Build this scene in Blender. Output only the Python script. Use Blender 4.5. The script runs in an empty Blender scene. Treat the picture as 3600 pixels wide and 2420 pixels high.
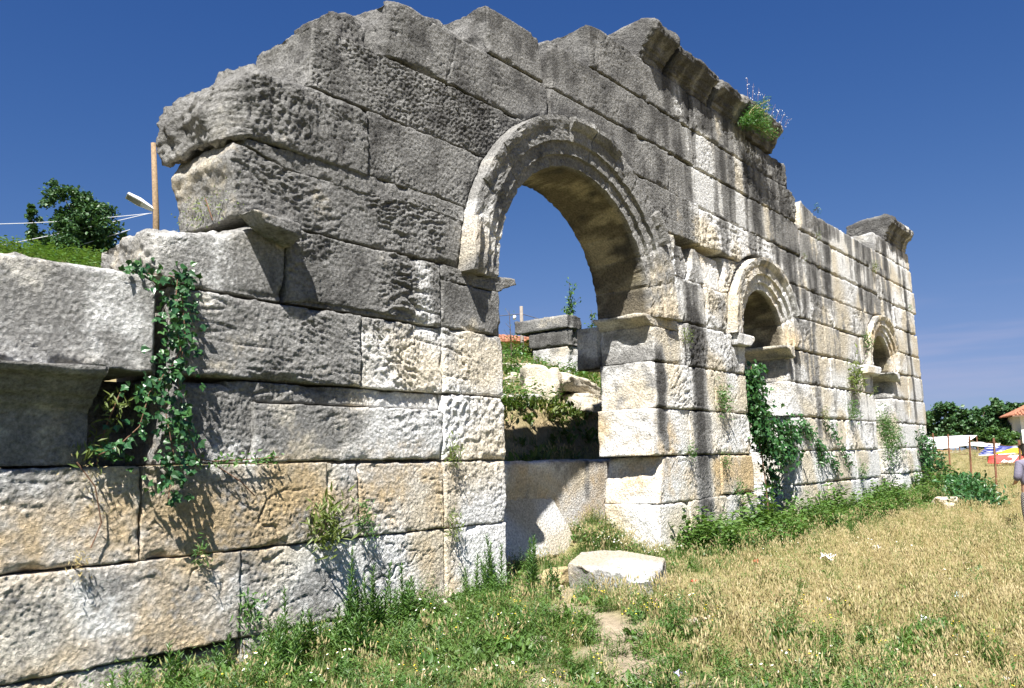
import bpy, bmesh, math, random
import numpy as np
from mathutils import Vector, Matrix, Euler

random.seed(11)
RNG = np.random.default_rng(11)
scene = bpy.context.scene

# ------------------------------------------------------------------ camera
CAM = np.array([-8.5814, -7.2091, 1.6])
HEAD, PITCH, ROLL = math.radians(38.938), math.radians(8.0643), math.radians(-1.5465)
_f = np.array([math.cos(HEAD)*math.cos(PITCH), math.sin(HEAD)*math.cos(PITCH), math.sin(PITCH)])
_r0 = np.array([math.sin(HEAD), -math.cos(HEAD), 0.0]); _u0 = np.cross(_r0, _f)
_r = math.cos(ROLL)*_r0 + math.sin(ROLL)*_u0
_u = -math.sin(ROLL)*_r0 + math.cos(ROLL)*_u0
cam_data = bpy.data.cameras.new('camera')
cam_data.sensor_fit = 'HORIZONTAL'; cam_data.sensor_width = 36.0; cam_data.lens = 29.508
cam_data.clip_start = 0.05; cam_data.clip_end = 3000
cam = bpy.data.objects.new('camera', cam_data)
cam.matrix_world = Matrix(((_r[0], _u[0], -_f[0], CAM[0]), (_r[1], _u[1], -_f[1], CAM[1]),
                           (_r[2], _u[2], -_f[2], CAM[2]), (0, 0, 0, 1)))
scene.collection.objects.link(cam); scene.camera = cam

# ------------------------------------------------------------------ sky and sun
SUN_TRAVEL = Vector((0.60, 0.355, -1.0)).normalized()
SUN_EL = math.asin(-SUN_TRAVEL.z)
SUN_AZ = math.atan2(-SUN_TRAVEL.x, -SUN_TRAVEL.y)
world = bpy.data.worlds.new('World'); scene.world = world; world.use_nodes = True
wn = world.node_tree; wn.nodes.clear()
w_out = wn.nodes.new('ShaderNodeOutputWorld'); w_bg = wn.nodes.new('ShaderNodeBackground')
w_sky = wn.nodes.new('ShaderNodeTexSky'); w_sky.sky_type = 'NISHITA'; w_sky.sun_disc = False
w_sky.sun_elevation = SUN_EL; w_sky.sun_rotation = SUN_AZ
w_sky.altitude = 900; w_sky.air_density = 1.0; w_sky.dust_density = 0.35; w_sky.ozone_density = 4.5
# the deep violet-blue of the film: the whole sky dome is tinted evenly and its brightest haze compressed
w_tint = wn.nodes.new('ShaderNodeMix'); w_tint.data_type = 'RGBA'; w_tint.blend_type = 'MULTIPLY'; w_tint.inputs[0].default_value = 1
w_tint.inputs[7].default_value = (1, 1, 1, 1)
w_sep = wn.nodes.new('ShaderNodeSeparateColor'); w_com = wn.nodes.new('ShaderNodeCombineColor')
wn.links.new(w_tint.outputs[2], w_sep.inputs[0])
def w_math(op, a, b):
    n = wn.nodes.new('ShaderNodeMath'); n.operation = op
    for k, v in enumerate((a, b)):
        if v is None: continue
        if isinstance(v, float): n.inputs[k].default_value = v
        else: wn.links.new(v, n.inputs[k])
    return n.outputs[0]
for k, (gain, gam, capv) in enumerate(((.37, 1.5, 2.7), (.535, 1.1, 4.3), (1.20, .70, 30.0))):   # colour film curves
    c_ = w_math('MULTIPLY', w_math('POWER', w_sep.outputs[k], gam), gain); t_ = w_math('DIVIDE', c_, capv); t_ = w_math('SQRT', w_math('ADD', w_math('MULTIPLY', t_, t_), 1.0), None)
    wn.links.new(w_math('DIVIDE', c_, t_), w_com.inputs[k])
w_bg.inputs['Strength'].default_value = 0.05
wn.links.new(w_sky.outputs[0], w_tint.inputs[6])
# thin pinkish streaks of cloud low over the horizon
w_tc = wn.nodes.new('ShaderNodeTexCoord'); w_mp = wn.nodes.new('ShaderNodeMapping'); w_mp.inputs['Scale'].default_value = (2.2, 2.2, 26)
w_nz = wn.nodes.new('ShaderNodeTexNoise'); w_nz.inputs['Scale'].default_value = 1.6; w_nz.inputs['Detail'].default_value = 6
wn.links.new(w_tc.outputs['Generated'], w_mp.inputs['Vector']); wn.links.new(w_mp.outputs[0], w_nz.inputs['Vector'])
w_xyz = wn.nodes.new('ShaderNodeSeparateXYZ'); wn.links.new(w_tc.outputs['Generated'], w_xyz.inputs[0])
def w_ramp(v, a, b, c, d):
    n = wn.nodes.new('ShaderNodeMapRange'); n.interpolation_type = 'SMOOTHSTEP'
    for k, x in zip(('From Min', 'From Max', 'To Min', 'To Max'), (a, b, c, d)): n.inputs[k].default_value = x
    wn.links.new(v, n.inputs['Value']); return n.outputs[0]
w_f = w_math('MULTIPLY', w_ramp(w_nz.outputs['Fac'], .46, .70, 0, .20), w_math('MULTIPLY', w_ramp(w_xyz.outputs[2], .03, .075, 0, 1), w_ramp(w_xyz.outputs[2], .10, .20, 1, 0)))
w_mix = wn.nodes.new('ShaderNodeMix'); w_mix.data_type = 'RGBA'; w_mix.inputs[7].default_value = (4.6, 4.2, 5.4, 1)
wn.links.new(w_f, w_mix.inputs[0]); wn.links.new(w_com.outputs[0], w_mix.inputs[6])
wn.links.new(w_mix.outputs[2], w_bg.inputs['Color'])
wn.links.new(w_bg.outputs[0], w_out.inputs['Surface'])
sun_data = bpy.data.lights.new('sun', 'SUN'); sun_data.energy = 5.0; sun_data.angle = math.radians(0.5)
sun_data.color = (1.0, 0.965, 0.905)
sun = bpy.data.objects.new('sun', sun_data)
sun.rotation_euler = SUN_TRAVEL.to_track_quat('-Z', 'Y').to_euler(); sun.location = (0, 0, 40)
scene.collection.objects.link(sun)
scene.view_settings.view_transform = 'Standard'; scene.view_settings.look = 'None'
scene.view_settings.gamma = 1.0; scene.view_settings.use_curve_mapping = False
scene.view_settings.exposure = 1.42

# ------------------------------------------------------------------ noise
_perm = np.random.default_rng(5).permutation(256); _perm = np.concatenate([_perm, _perm, _perm])
_grad = np.random.default_rng(6).normal(size=(256, 3)); _grad /= np.linalg.norm(_grad, axis=1)[:, None]
def noise(p, f=1.0, off=0.0):
    q = np.asarray(p, float)*f + off + 100.37
    i = np.floor(q).astype(int); fr = q - i; u = fr*fr*fr*(fr*(fr*6-15)+10)
    i &= 255
    out = 0
    for dx in (0, 1):
        wx = u[:, 0] if dx else 1-u[:, 0]
        for dy in (0, 1):
            wy = u[:, 1] if dy else 1-u[:, 1]
            for dz in (0, 1):
                wz = u[:, 2] if dz else 1-u[:, 2]
                h = _perm[_perm[_perm[(i[:, 0]+dx) & 255] + ((i[:, 1]+dy) & 255)] + ((i[:, 2]+dz) & 255)]
                g = _grad[h]
                d = g[:, 0]*(fr[:, 0]-dx) + g[:, 1]*(fr[:, 1]-dy) + g[:, 2]*(fr[:, 2]-dz)
                out = out + wx*wy*wz*d
    return out*1.6
def sstep(a, b, x):
    t = np.clip((x-a)/(b-a), 0, 1); return t*t*(3-2*t)
def lerp(a, b, t): return a + (b-a)*t

# ------------------------------------------------------------------ object helpers
def link(o, parent=None):
    scene.collection.objects.link(o)
    if parent is not None: o.parent = parent
    return o
def tag(o, label=None, cat=None, group=None, kind=None):
    if label: o['label'] = label
    if cat: o['category'] = cat
    if group: o['group'] = group
    if kind: o['kind'] = kind
    return o
def empty(name, loc=(0, 0, 0), rz=0.0):
    o = bpy.data.objects.new(name, None); o.location = loc; o.rotation_euler = (0, 0, rz); o.empty_display_size = 0.2
    return link(o)
def mesh_obj(name, verts, faces, mat=None, parent=None, smooth=False, col=None):
    me = bpy.data.meshes.new(name)
    me.from_pydata([tuple(v) for v in verts] if not isinstance(verts, np.ndarray) else verts.tolist(), [], faces)
    if smooth: me.polygons.foreach_set('use_smooth', np.ones(len(me.polygons), bool))
    if col is not None:
        at = me.color_attributes.new('tint', 'FLOAT_COLOR', 'POINT')
        c4 = np.ones((len(me.vertices), 4), np.float32); c4[:, :3] = col
        at.data.foreach_set('color', c4.ravel())
    if mat: me.materials.append(mat)
    me.update()
    return link(bpy.data.objects.new(name, me), parent)
class MB:
    """collects shapes and links them as one mesh"""
    def __init__(s): s.v = []; s.f = []
    def add(s, v, f):
        n = len(s.v); s.v += [tuple(map(float, p)) for p in v]; s.f += [tuple(i+n for i in q) for q in f]; return s
    def box(s, c, d, rz=0.0, taper=1.0):
        x, y, z = d[0]/2, d[1]/2, d[2]/2; ca, sa = math.cos(rz), math.sin(rz); v = []
        for k, zz in ((1, -z), (taper, z)):
            for a, b in ((-x, -y), (x, -y), (x, y), (-x, y)):
                a *= k; b *= k; v.append((c[0]+a*ca-b*sa, c[1]+a*sa+b*ca, c[2]+zz))
        return s.add(v, [(3, 2, 1, 0), (4, 5, 6, 7), (0, 1, 5, 4), (1, 2, 6, 5), (2, 3, 7, 6), (3, 0, 4, 7)])
    def tube(s, pts, r, n=8, cap=True):
        pts = [Vector(p) for p in pts]
        rs = r if isinstance(r, (list, tuple)) else [r]*len(pts)
        v = []; f = []; m = len(pts)
        for i, p in enumerate(pts):
            t = (pts[min(i+1, m-1)] - pts[max(i-1, 0)]).normalized()
            a = t.orthogonal().normalized() if abs(t.z) > .99 else t.cross(Vector((0, 0, 1))).normalized()
            b = t.cross(a)
            for k in range(n):
                w = 2*math.pi*k/n; v.append(p + (a*math.cos(w)+b*math.sin(w))*rs[i])
        for i in range(m-1):
            for k in range(n):
                f.append((i*n+k, i*n+(k+1) % n, (i+1)*n+(k+1) % n, (i+1)*n+k))
        if cap: f += [tuple(range(n-1, -1, -1)), tuple((m-1)*n+k for k in range(n))]
        return s.add(v, f)
    def build(s, name, mat=None, parent=None, smooth=False): return mesh_obj(name, s.v, s.f, mat, parent, smooth)

# ------------------------------------------------------------------ materials
def new_mat(name):
    m = bpy.data.materials.new(name); m.use_nodes = True; nt = m.node_tree; nt.nodes.clear()
    o = nt.nodes.new('ShaderNodeOutputMaterial'); b = nt.nodes.new('ShaderNodeBsdfPrincipled')
    nt.links.new(b.outputs[0], o.inputs[0]); return m, nt, b
def N(nt, t, **kw):
    n = nt.nodes.new(t)
    for k, v in kw.items():
        if k in n.inputs.keys(): n.inputs[k].default_value = v
        else: setattr(n, k, v)
    return n
def simple_mat(name, col, rough=0.8, var=0.12, scale=8.0, bump=0.0, metal=0.0, transl=0.0):
    m, nt, b = new_mat(name); b.inputs['Roughness'].default_value = rough; b.inputs['Metallic'].default_value = metal
    tc = N(nt, 'ShaderNodeTexCoord'); nz = N(nt, 'ShaderNodeTexNoise', Scale=scale, Detail=5.0)
    nt.links.new(tc.outputs['Object'], nz.inputs['Vector'])
    mr = N(nt, 'ShaderNodeMapRange'); mr.inputs['From Min'].default_value = 0.3; mr.inputs['From Max'].default_value = 0.7
    mr.inputs['To Min'].default_value = 1-var; mr.inputs['To Max'].default_value = 1+var
    nt.links.new(nz.outputs['Fac'], mr.inputs['Value'])
    mx = N(nt, 'ShaderNodeMix', data_type='RGBA', blend_type='MULTIPLY'); mx.inputs[0].default_value = 1
    mx.inputs[6].default_value = (*col, 1); nt.links.new(mr.outputs[0], mx.inputs[7])
    nt.links.new(mx.outputs[2], b.inputs['Base Color'])
    if bump:
        bp = N(nt, 'ShaderNodeBump', Strength=bump, Distance=0.02); nt.links.new(nz.outputs['Fac'], bp.inputs['Height'])
        nt.links.new(bp.outputs[0], b.inputs['Normal'])
    if transl: add_transl(nt, b, mx.outputs[2], transl)
    return m
def add_transl(nt, b, colsock, amount):
    o = [n for n in nt.nodes if n.type == 'OUTPUT_MATERIAL'][0]
    t = N(nt, 'ShaderNodeBsdfTranslucent'); ms = N(nt, 'ShaderNodeMixShader'); ms.inputs[0].default_value = amount
    mul = N(nt, 'ShaderNodeMix', data_type='RGBA', blend_type='MULTIPLY'); mul.inputs[0].default_value = 1
    mul.inputs[7].default_value = (1.3, 1.25, 0.6, 1); nt.links.new(colsock, mul.inputs[6])
    nt.links.new(mul.outputs[2], t.inputs['Color'])
    nt.links.new(b.outputs[0], ms.inputs[1]); nt.links.new(t.outputs[0], ms.inputs[2]); nt.links.new(ms.outputs[0], o.inputs[0])
def leaf_mat(name, cols, transl=0.3, rough=0.5, by_attr=False):
    """foliage: colour varies from leaf to leaf (per instance, or per island of the mesh)"""
    m, nt, b = new_mat(name); b.inputs['Roughness'].default_value = rough
    src = N(nt, 'ShaderNodeObjectInfo').outputs['Random'] if not by_attr else N(nt, 'ShaderNodeNewGeometry').outputs['Random Per Island']
    cr = N(nt, 'ShaderNodeValToRGB'); e = cr.color_ramp.elements
    e[0].color = (*cols[0], 1); e[1].color = (*cols[-1], 1)
    for i, c in enumerate(cols[1:-1]):
        k = e.new((i+1)/(len(cols)-1)); k.color = (*c, 1)
    nt.links.new(src, cr.inputs['Fac']); nt.links.new(cr.outputs[0], b.inputs['Base Color'])
    add_transl(nt, b, cr.outputs[0], transl); return m

def stone_material():
    m, nt, b = new_mat('weathered_limestone')
    b.inputs['Roughness'].default_value = 0.92; b.inputs['Specular IOR Level'].default_value = 0.15
    at = N(nt, 'ShaderNodeAttribute', attribute_name='tint'); tc = N(nt, 'ShaderNodeTexCoord')
    n1 = N(nt, 'ShaderNodeTexNoise', Scale=27.0, Detail=7.0, Roughness=0.72)
    n2 = N(nt, 'ShaderNodeTexNoise', Scale=120.0, Detail=3.0)
    vo = N(nt, 'ShaderNodeTexVoronoi', Scale=26.0)
    for n in (n1, n2, vo): nt.links.new(tc.outputs['Object'], n.inputs['Vector'])
    mr = N(nt, 'ShaderNodeMapRange'); mr.inputs['From Min'].default_value = 0.32; mr.inputs['From Max'].default_value = 0.68
    mr.inputs['To Min'].default_value = 0.50; mr.inputs['To Max'].default_value = 1.45
    nt.links.new(n1.outputs['Fac'], mr.inputs['Value'])
    mx = N(nt, 'ShaderNodeMix', data_type='RGBA', blend_type='MULTIPLY'); mx.inputs[0].default_value = 1
    nt.links.new(at.outputs['Color'], mx.inputs[6]); nt.links.new(mr.outputs[0], mx.inputs[7])
    nt.links.new(mx.outputs[2], b.inputs['Base Color'])
    ad = N(nt, 'ShaderNodeMath', operation='MULTIPLY_ADD'); ad.inputs[1].default_value = 0.45
    nt.links.new(n2.outputs['Fac'], ad.inputs[0]); nt.links.new(n1.outputs['Fac'], ad.inputs[2])
    ad2 = N(nt, 'ShaderNodeMath', operation='MULTIPLY_ADD'); ad2.inputs[1].default_value = 0.5
    nt.links.new(vo.outputs['Distance'], ad2.inputs[0]); nt.links.new(ad.outputs[0], ad2.inputs[2])
    bp = N(nt, 'ShaderNodeBump', Strength=1.0, Distance=0.03); nt.links.new(ad2.outputs[0], bp.inputs['Height'])
    nt.links.new(bp.outputs[0], b.inputs['Normal'])
    return m
STONE = stone_material()

# ------------------------------------------------------------------ ground shape
def ground_h(x, y):
    x = np.asarray(x, float); y = np.asarray(y, float)
    front = np.interp(x, [-12, -6, -3.5, -1, 5, 12, 18, 24, 50, 56, 400], [-.32, -.32, -.2, -.03, 0, .08, .2, .42, 1.36, 1.45, 1.6])
    fy = sstep(-7, -1, y); front = np.where(x < 5, front*(0.35+0.65*fy), front)
    hill = np.interp(y, [1.2, 1.72, 1.76, 2.6, 3.4, 4, 8, 16, 25, 32, 400], [0, .02, 1.45, 1.62, 2.62, 2.75, 4.3, 7.1, 9.45, 9.8, 9.8])
    fx = 1-sstep(4, 16, x-2.5*y)
    hill = np.minimum(hill, np.interp(x-.55*y, [-5, 3, 8, 14], [14, 4.5, 4.9, 5.5]))
    p = np.stack([x, y, 0*x], 1) if x.ndim == 1 else None
    h = front + (hill)*fx
    h = h + .55*np.exp(-((x-4.0)/.62)**2-((y-1.25)/.65)**2)*(y < 1.72)*(x < 4.4)
    if p is not None:
        near = np.clip(1.2-np.hypot(x+8, y+7)/60, 0.1, 1)
        h = h + 0.035*noise(p, 0.9)*near + 0.02*noise(p, 2.7)*near + (0.12*noise(p, .7)+.06*noise(p, 2.3))*fx*(y > 2.6)
    return h
def gh(x, y): return float(ground_h(np.array([x]), np.array([y]))[0])

# ------------------------------------------------------------------ setting: ground sheet
def axis(segs):
    out = [segs[0][0]]
    for a, b, st in segs: out += list(np.arange(a, b, st)[1:]) + [b]
    return np.array(out)
gx = axis([(-400, -40, 40), (-40, -14, 2), (-14, 16, .2), (16, 40, .6), (40, 90, 2.5), (90, 400, 20), (400, 1500, 200)])
gy = axis([(-500, -40, 40), (-40, -12, 3), (-12, 0.6, .22), (0.6, 4.4, .08), (4.4, 18, .4), (18, 50, 1.5), (50, 400, 20), (400, 1500, 200)])
GX, GY = np.meshgrid(gx, gy)
GZ = ground_h(GX.ravel(), GY.ravel())
gv = np.stack([GX.ravel(), GY.ravel(), GZ], 1)
nx, ny = len(gx), len(gy)
gf = [(j*nx+i, j*nx+i+1, (j+1)*nx+i+1, (j+1)*nx+i) for j in range(ny-1) for i in range(nx-1)]
def seg_dist(x, y, pts):
    d = np.full(x.shape, 1e9)
    for (ax, ay), (bx, by) in zip(pts[:-1], pts[1:]):
        t = np.clip(((x-ax)*(bx-ax)+(y-ay)*(by-ay))/((bx-ax)**2+(by-ay)**2), 0, 1)
        d = np.minimum(d, np.hypot(x-ax-t*(bx-ax), y-ay-t*(by-ay)))
    return d
PATH = [(1.0, .1), (-.2, -1.15), (-.9, -2.0), (-1.5, -2.75), (-2.0, -3.2), (-2.9, -3.9)]
def bare(x, y):
    p = np.stack([x, y, 0*x], 1)
    b = sstep(.55, .05, seg_dist(x, y, PATH) + .45*noise(p, 1.7) + .12*noise(p, 5))
    b = np.maximum(b, sstep(.42, .62, noise(p, .8, 7.3)+.35*noise(p, 2.9))*sstep(4.5, 1, x)*.8)
    return np.clip(b, 0, 1)
def green(x, y):
    p = np.stack([x, y, 0*x], 1); n = noise(p, .45) + .5*noise(p, 1.3)
    band = sstep(-2.6, -1.0, y + .5*n)                        # lush strip along the wall foot
    left = sstep(.6, -2.2, x + .7*n - .6*(y+3))*.85
    patch = sstep(.3, .7, n)*.55
    g = np.maximum.reduce([band*np.where(x > 4.6, 1, .8), left, patch])
    g = np.where(x > 14, np.minimum(g, sstep(-3.2, -1.0, y+.5*n)*(x < 25)+.22+.2*sstep(0, .5, n)), g)
    hillg = np.where(y > 1.2, sstep(-.25, .3, n+.1), 0)
    return np.clip(np.where((y > 1.2) & (x < 16), hillg, g), 0, 1)
xf, yf = gv[:, 0], gv[:, 1]
G_, B_ = green(xf, yf), bare(xf, yf)
pn = np.stack([xf, yf, 0*xf], 1)
dirt = np.array([.30, .245, .18]); thatch = np.array([.28, .23, .12]); moss = np.array([.085, .115, .03])
gc = lerp(thatch, moss, (G_*.75)[:, None])
gc = lerp(gc, dirt, np.clip(B_*.95 + .18*noise(pn, 1.9), 0, 1)[:, None])
bankm = ((yf > 1.2) & (yf < 4.6) & (xf < 9))*np.clip(.75+.5*noise(pn, 2.1), 0, 1)
gc = lerp(gc, np.array([.29, .225, .14]), bankm[:, None])
gm, nt, bs = new_mat('dry_ground'); bs.inputs['Roughness'].default_value = 1.0; bs.inputs['Specular IOR Level'].default_value = 0.05
at = N(nt, 'ShaderNodeAttribute', attribute_name='tint'); tc = N(nt, 'ShaderNodeTexCoord')
n1 = N(nt, 'ShaderNodeTexNoise', Scale=9.0, Detail=8.0, Roughness=.7); nt.links.new(tc.outputs['Object'], n1.inputs['Vector'])
mr = N(nt, 'ShaderNodeMapRange'); mr.inputs['From Min'].default_value = .3; mr.inputs['From Max'].default_value = .7
mr.inputs['To Min'].default_value = .65; mr.inputs['To Max'].default_value = 1.35; nt.links.new(n1.outputs['Fac'], mr.inputs['Value'])
mx = N(nt, 'ShaderNodeMix', data_type='RGBA', blend_type='MULTIPLY'); mx.inputs[0].default_value = 1
nt.links.new(at.outputs['Color'], mx.inputs[6]); nt.links.new(mr.outputs[0], mx.inputs[7]); nt.links.new(mx.outputs[2], bs.inputs['Base Color'])
bp = N(nt, 'ShaderNodeBump', Strength=.9, Distance=.05); nt.links.new(n1.outputs['Fac'], bp.inputs['Height']); nt.links.new(bp.outputs[0], bs.inputs['Normal'])
ground = mesh_obj('ground', gv, gf, gm, smooth=True, col=gc)
tag(ground, 'dry grassy ground that climbs into a slope behind the ruined wall', kind='structure')

# ------------------------------------------------------------------ the ruined wall: colour of its weathering, in wall metres
CX = [-6.5, -5, -4.2, -3.5, -2.7, -2, -1, .1, 2, 4.4, 5.2, 5.9, 6.5, 7.2, 8.2, 9.3, 10.6, 12, 13.2, 14.5, 16, 17.5, 19, 20.5, 22.8]
CZ = [-.3, .5, 1.3, 2.1, 2.9, 3.7, 4.5, 5.3, 6.1, 6.9, 7.7, 8.5, 9.5]
DK = ['3333322000011000000000000', '3334432100021100000000000', '2232210010140001000000010',
      '4566511112051011010000010', '4456621114060111211010211', '5446667632182211221111131',
      '5435554334271221341111121', '5656665645452342353112121', '6666666666661525556113321',
      '6666666666662627665733531', '6666666666663577747656641', '6666666666656656666656652', '7777777776666666666555554']
OC = ['5554443122322332222222222', '4453344233232332222222222', '4568554224315552222211222', '1111222114211131211111212',
      '1111111113111111111111112', '1111111111110111111111112', '1111111111100011111111111', '1111111100000011111111111',
      '0000000000000000000000000', '0000000000000000000000000', '0000000000000000000000000', '0000000000000000000000000', '0000000000000000000000000']
DKA = np.array([[int(c) for c in r] for r in DK], float)/9; OCA = np.array([[int(c) for c in r] for r in OC], float)/9
def gridval(A, x, z):
    x = np.clip(x, CX[0], CX[-1]-1e-6); z = np.clip(z, CZ[0], CZ[-1]-1e-6)
    i = np.searchsorted(CX, x, 'right')-1; j = np.searchsorted(CZ, z, 'right')-1
    cx = np.array(CX); cz = np.array(CZ)
    u = (x-cx[i])/(cx[i+1]-cx[i]); v = (z-cz[j])/(cz[j+1]-cz[j])
    return lerp(lerp(A[j, i], A[j, i+1], u), lerp(A[j+1, i], A[j+1, i+1], u), v)
CREAM = np.array([.57, .51, .405]); WHITE = np.array([.66, .655, .64]); GREY = np.array([.225, .220, .210])
BLACK = np.array([.05, .048, .046]); OCHRE = np.array([.47, .335, .165])
# narrow rain streaks, white washed (-) or black (+): x, half width, z low, z high, strength
STREAKS = [(6.8, .42, 4.9, 8.0, -.75), (8.45, .25, 5.0, 8.0, -.6), (4.45, .16, 1.9, 3.35, .75), (5.95, .3, .5, 4.2, .55), (4.5, .1, .9, 1.9, .3),
           (11.0, .12, 2.6, 4.2, .35), (13.9, .3, 5.6, 7.2, .45), (12.6, .25, 5.5, 6.6, .4), (14.9, .9, 5.7, 7.3, -.6), (12.3, .25, 2.2, 3.2, .4),
           (17.4, .35, 5.6, 7.9, .35), (19.6, .25, 6.0, 8.2, .5), (20.6, .3, 5.0, 8.2, -.4), (21.6, .18, 2.6, 7.6, .6), (16.6, .3, 6.0, 7.2, .3),
           (9.7, .3, 6.0, 7.9, -.3), (11.3, .25, 4.9, 6.4, .4), (-1.35, .16, 3.2, 3.9, -.45), (6.5, .2, 2.4, 3.2, -.3), (15.3, .15, 7.2, 7.9, -.6), (16.3, .12, 7.1, 7.9, -.5)]
def stone_colour(P, dark=0.0, ochre=0.0, br=1.0):
    x, y, z = P.T
    n1, n7, n20 = noise(P, 1.1, 3.1), noise(P, 6.5, 9.2), noise(P, 21, 4.4)
    st = noise(np.stack([x*3.3, y*.5, z*.22+.9*np.floor(z/.82)], 1), 1, 17.0) + .6*noise(np.stack([x*8.5, y*.5, z*.4], 1), 1, 27.0)
    D = gridval(DKA, x, z) + dark
    D = D + .44*st*sstep(3.2, 6.0, x)*sstep(.2, 3.0, z) + .10*st*(x < 3.2)
    for sx, hw, z0, z1, a in STREAKS:
        w = np.exp(-((x-sx+.05*noise(P, 3))/hw)**4)*sstep(z0-.25, z0+.25, z)*sstep(z1+.35, z1-.05, z); D = D + a*w
    d = D + .22*noise(P, 2.2, 1.7) + .17*n7 + .15*n20
    c = lerp(CREAM, WHITE, sstep(-.35, .3, n1)[:, None])
    o = sstep(.3, .85, gridval(OCA, x, z) + ochre + .34*noise(P, 1.4, 31) + .16*n7 + .1*n20)
    c = lerp(c, OCHRE*(1+.35*n7)[:, None], (.8*o)[:, None])
    c = lerp(c, GREY*(1+.30*n7+.25*n20)[:, None], sstep(.16, .52, d)[:, None])
    c = lerp(c, BLACK, (.85*sstep(.60, .95, d))[:, None])
    return np.clip(c*br*(1+.10*n20)[:, None], .02, .8)

def ridge(P, f, off=0.0): return 1-np.abs(noise(P, f, off))*2.2
def relief(style, P, th=0.0):
    """height of the weathered face, metres"""
    x, y, z = P.T
    big = .022*noise(P, .85, 2) + .009*noise(P, 2.6, 5)
    fine = .0042*noise(P, 30, 1) + .0032*ridge(P, 24, 6) + .0028*noise(P, 58, 8)
    pits = np.maximum(0, noise(P, 23, 12)-.25)
    # long thin beds that have weathered back, and a few sharp cracks
    bed = noise(np.stack([x*.55, y, z*5.5+.25*noise(P, 1.1, 8)], 1), 1, 51); ledge = sstep(.07, 0, np.abs(bed))*sstep(-.1, .35, noise(P, .9, 61))
    ck = np.abs(noise(P, .75, 71)+.16*noise(P, 4.5, 72)); crack = sstep(.020, 0, ck)*sstep(.0, .3, noise(P, .6, 73))
    cut = -.030*crack
    if style == 's': return big*.6 + fine*1.6 + .005*noise(P, 12, 3) - .008*pits + cut*.7
    if style == 'p':
        return big*.7 + fine*2.1 + .007*noise(P, 13, 3) - .024*pits + cut - .010*ledge
    if style == 'c':
        q = np.stack([x*.9+z*.2, y, z*3.2], 1); k = np.abs(noise(q, 1.3, 6)+.35*noise(P, 4, 2)+.12*noise(P, 13, 2))
        return big*.7 + fine*1.3 + .005*noise(P, 12, 3) - .024*sstep(.04, 0, k) - .010*pits + cut
    if style in ('r', 'd'):
        c, s = math.cos(th), math.sin(th); u, v = x*c+z*s, -x*s+z*c
        wv = v + .07*noise(P, 2.4, 4) + .020*noise(P, 8, 7)
        k = noise(np.stack([u*5.5, y*2, wv*17], 1), 1, 11); k2 = noise(np.stack([u*12, y*2, wv*36], 1), 1, 13)
        m = .22 + .85*sstep(-.3, .4, noise(P, 1.5, 77))
        return big + m*(.020*(1-np.abs(k)*2.1) + .011*(1-np.abs(k2)*2)) + fine*1.6 + .008*noise(P, 9, 9) - .014*pits - .030*ledge + cut
    if style == 'l':
        return big + .018*ridge(P, 8.5, 3) + .013*ridge(P, 18, 5) + fine*1.7 + .010*noise(P, 5, 6) - .014*pits - .015*ledge + cut
    if style == 'e':
        return big*1.2 + .026*noise(P, 4.0, 3) + .022*ridge(P, 8, 5) + .013*ridge(P, 19, 6) + fine*2.0 - .05*np.maximum(0, noise(P, 6.5, 44)-.36) - .018*pits - .035*ledge + cut
    return big

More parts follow.
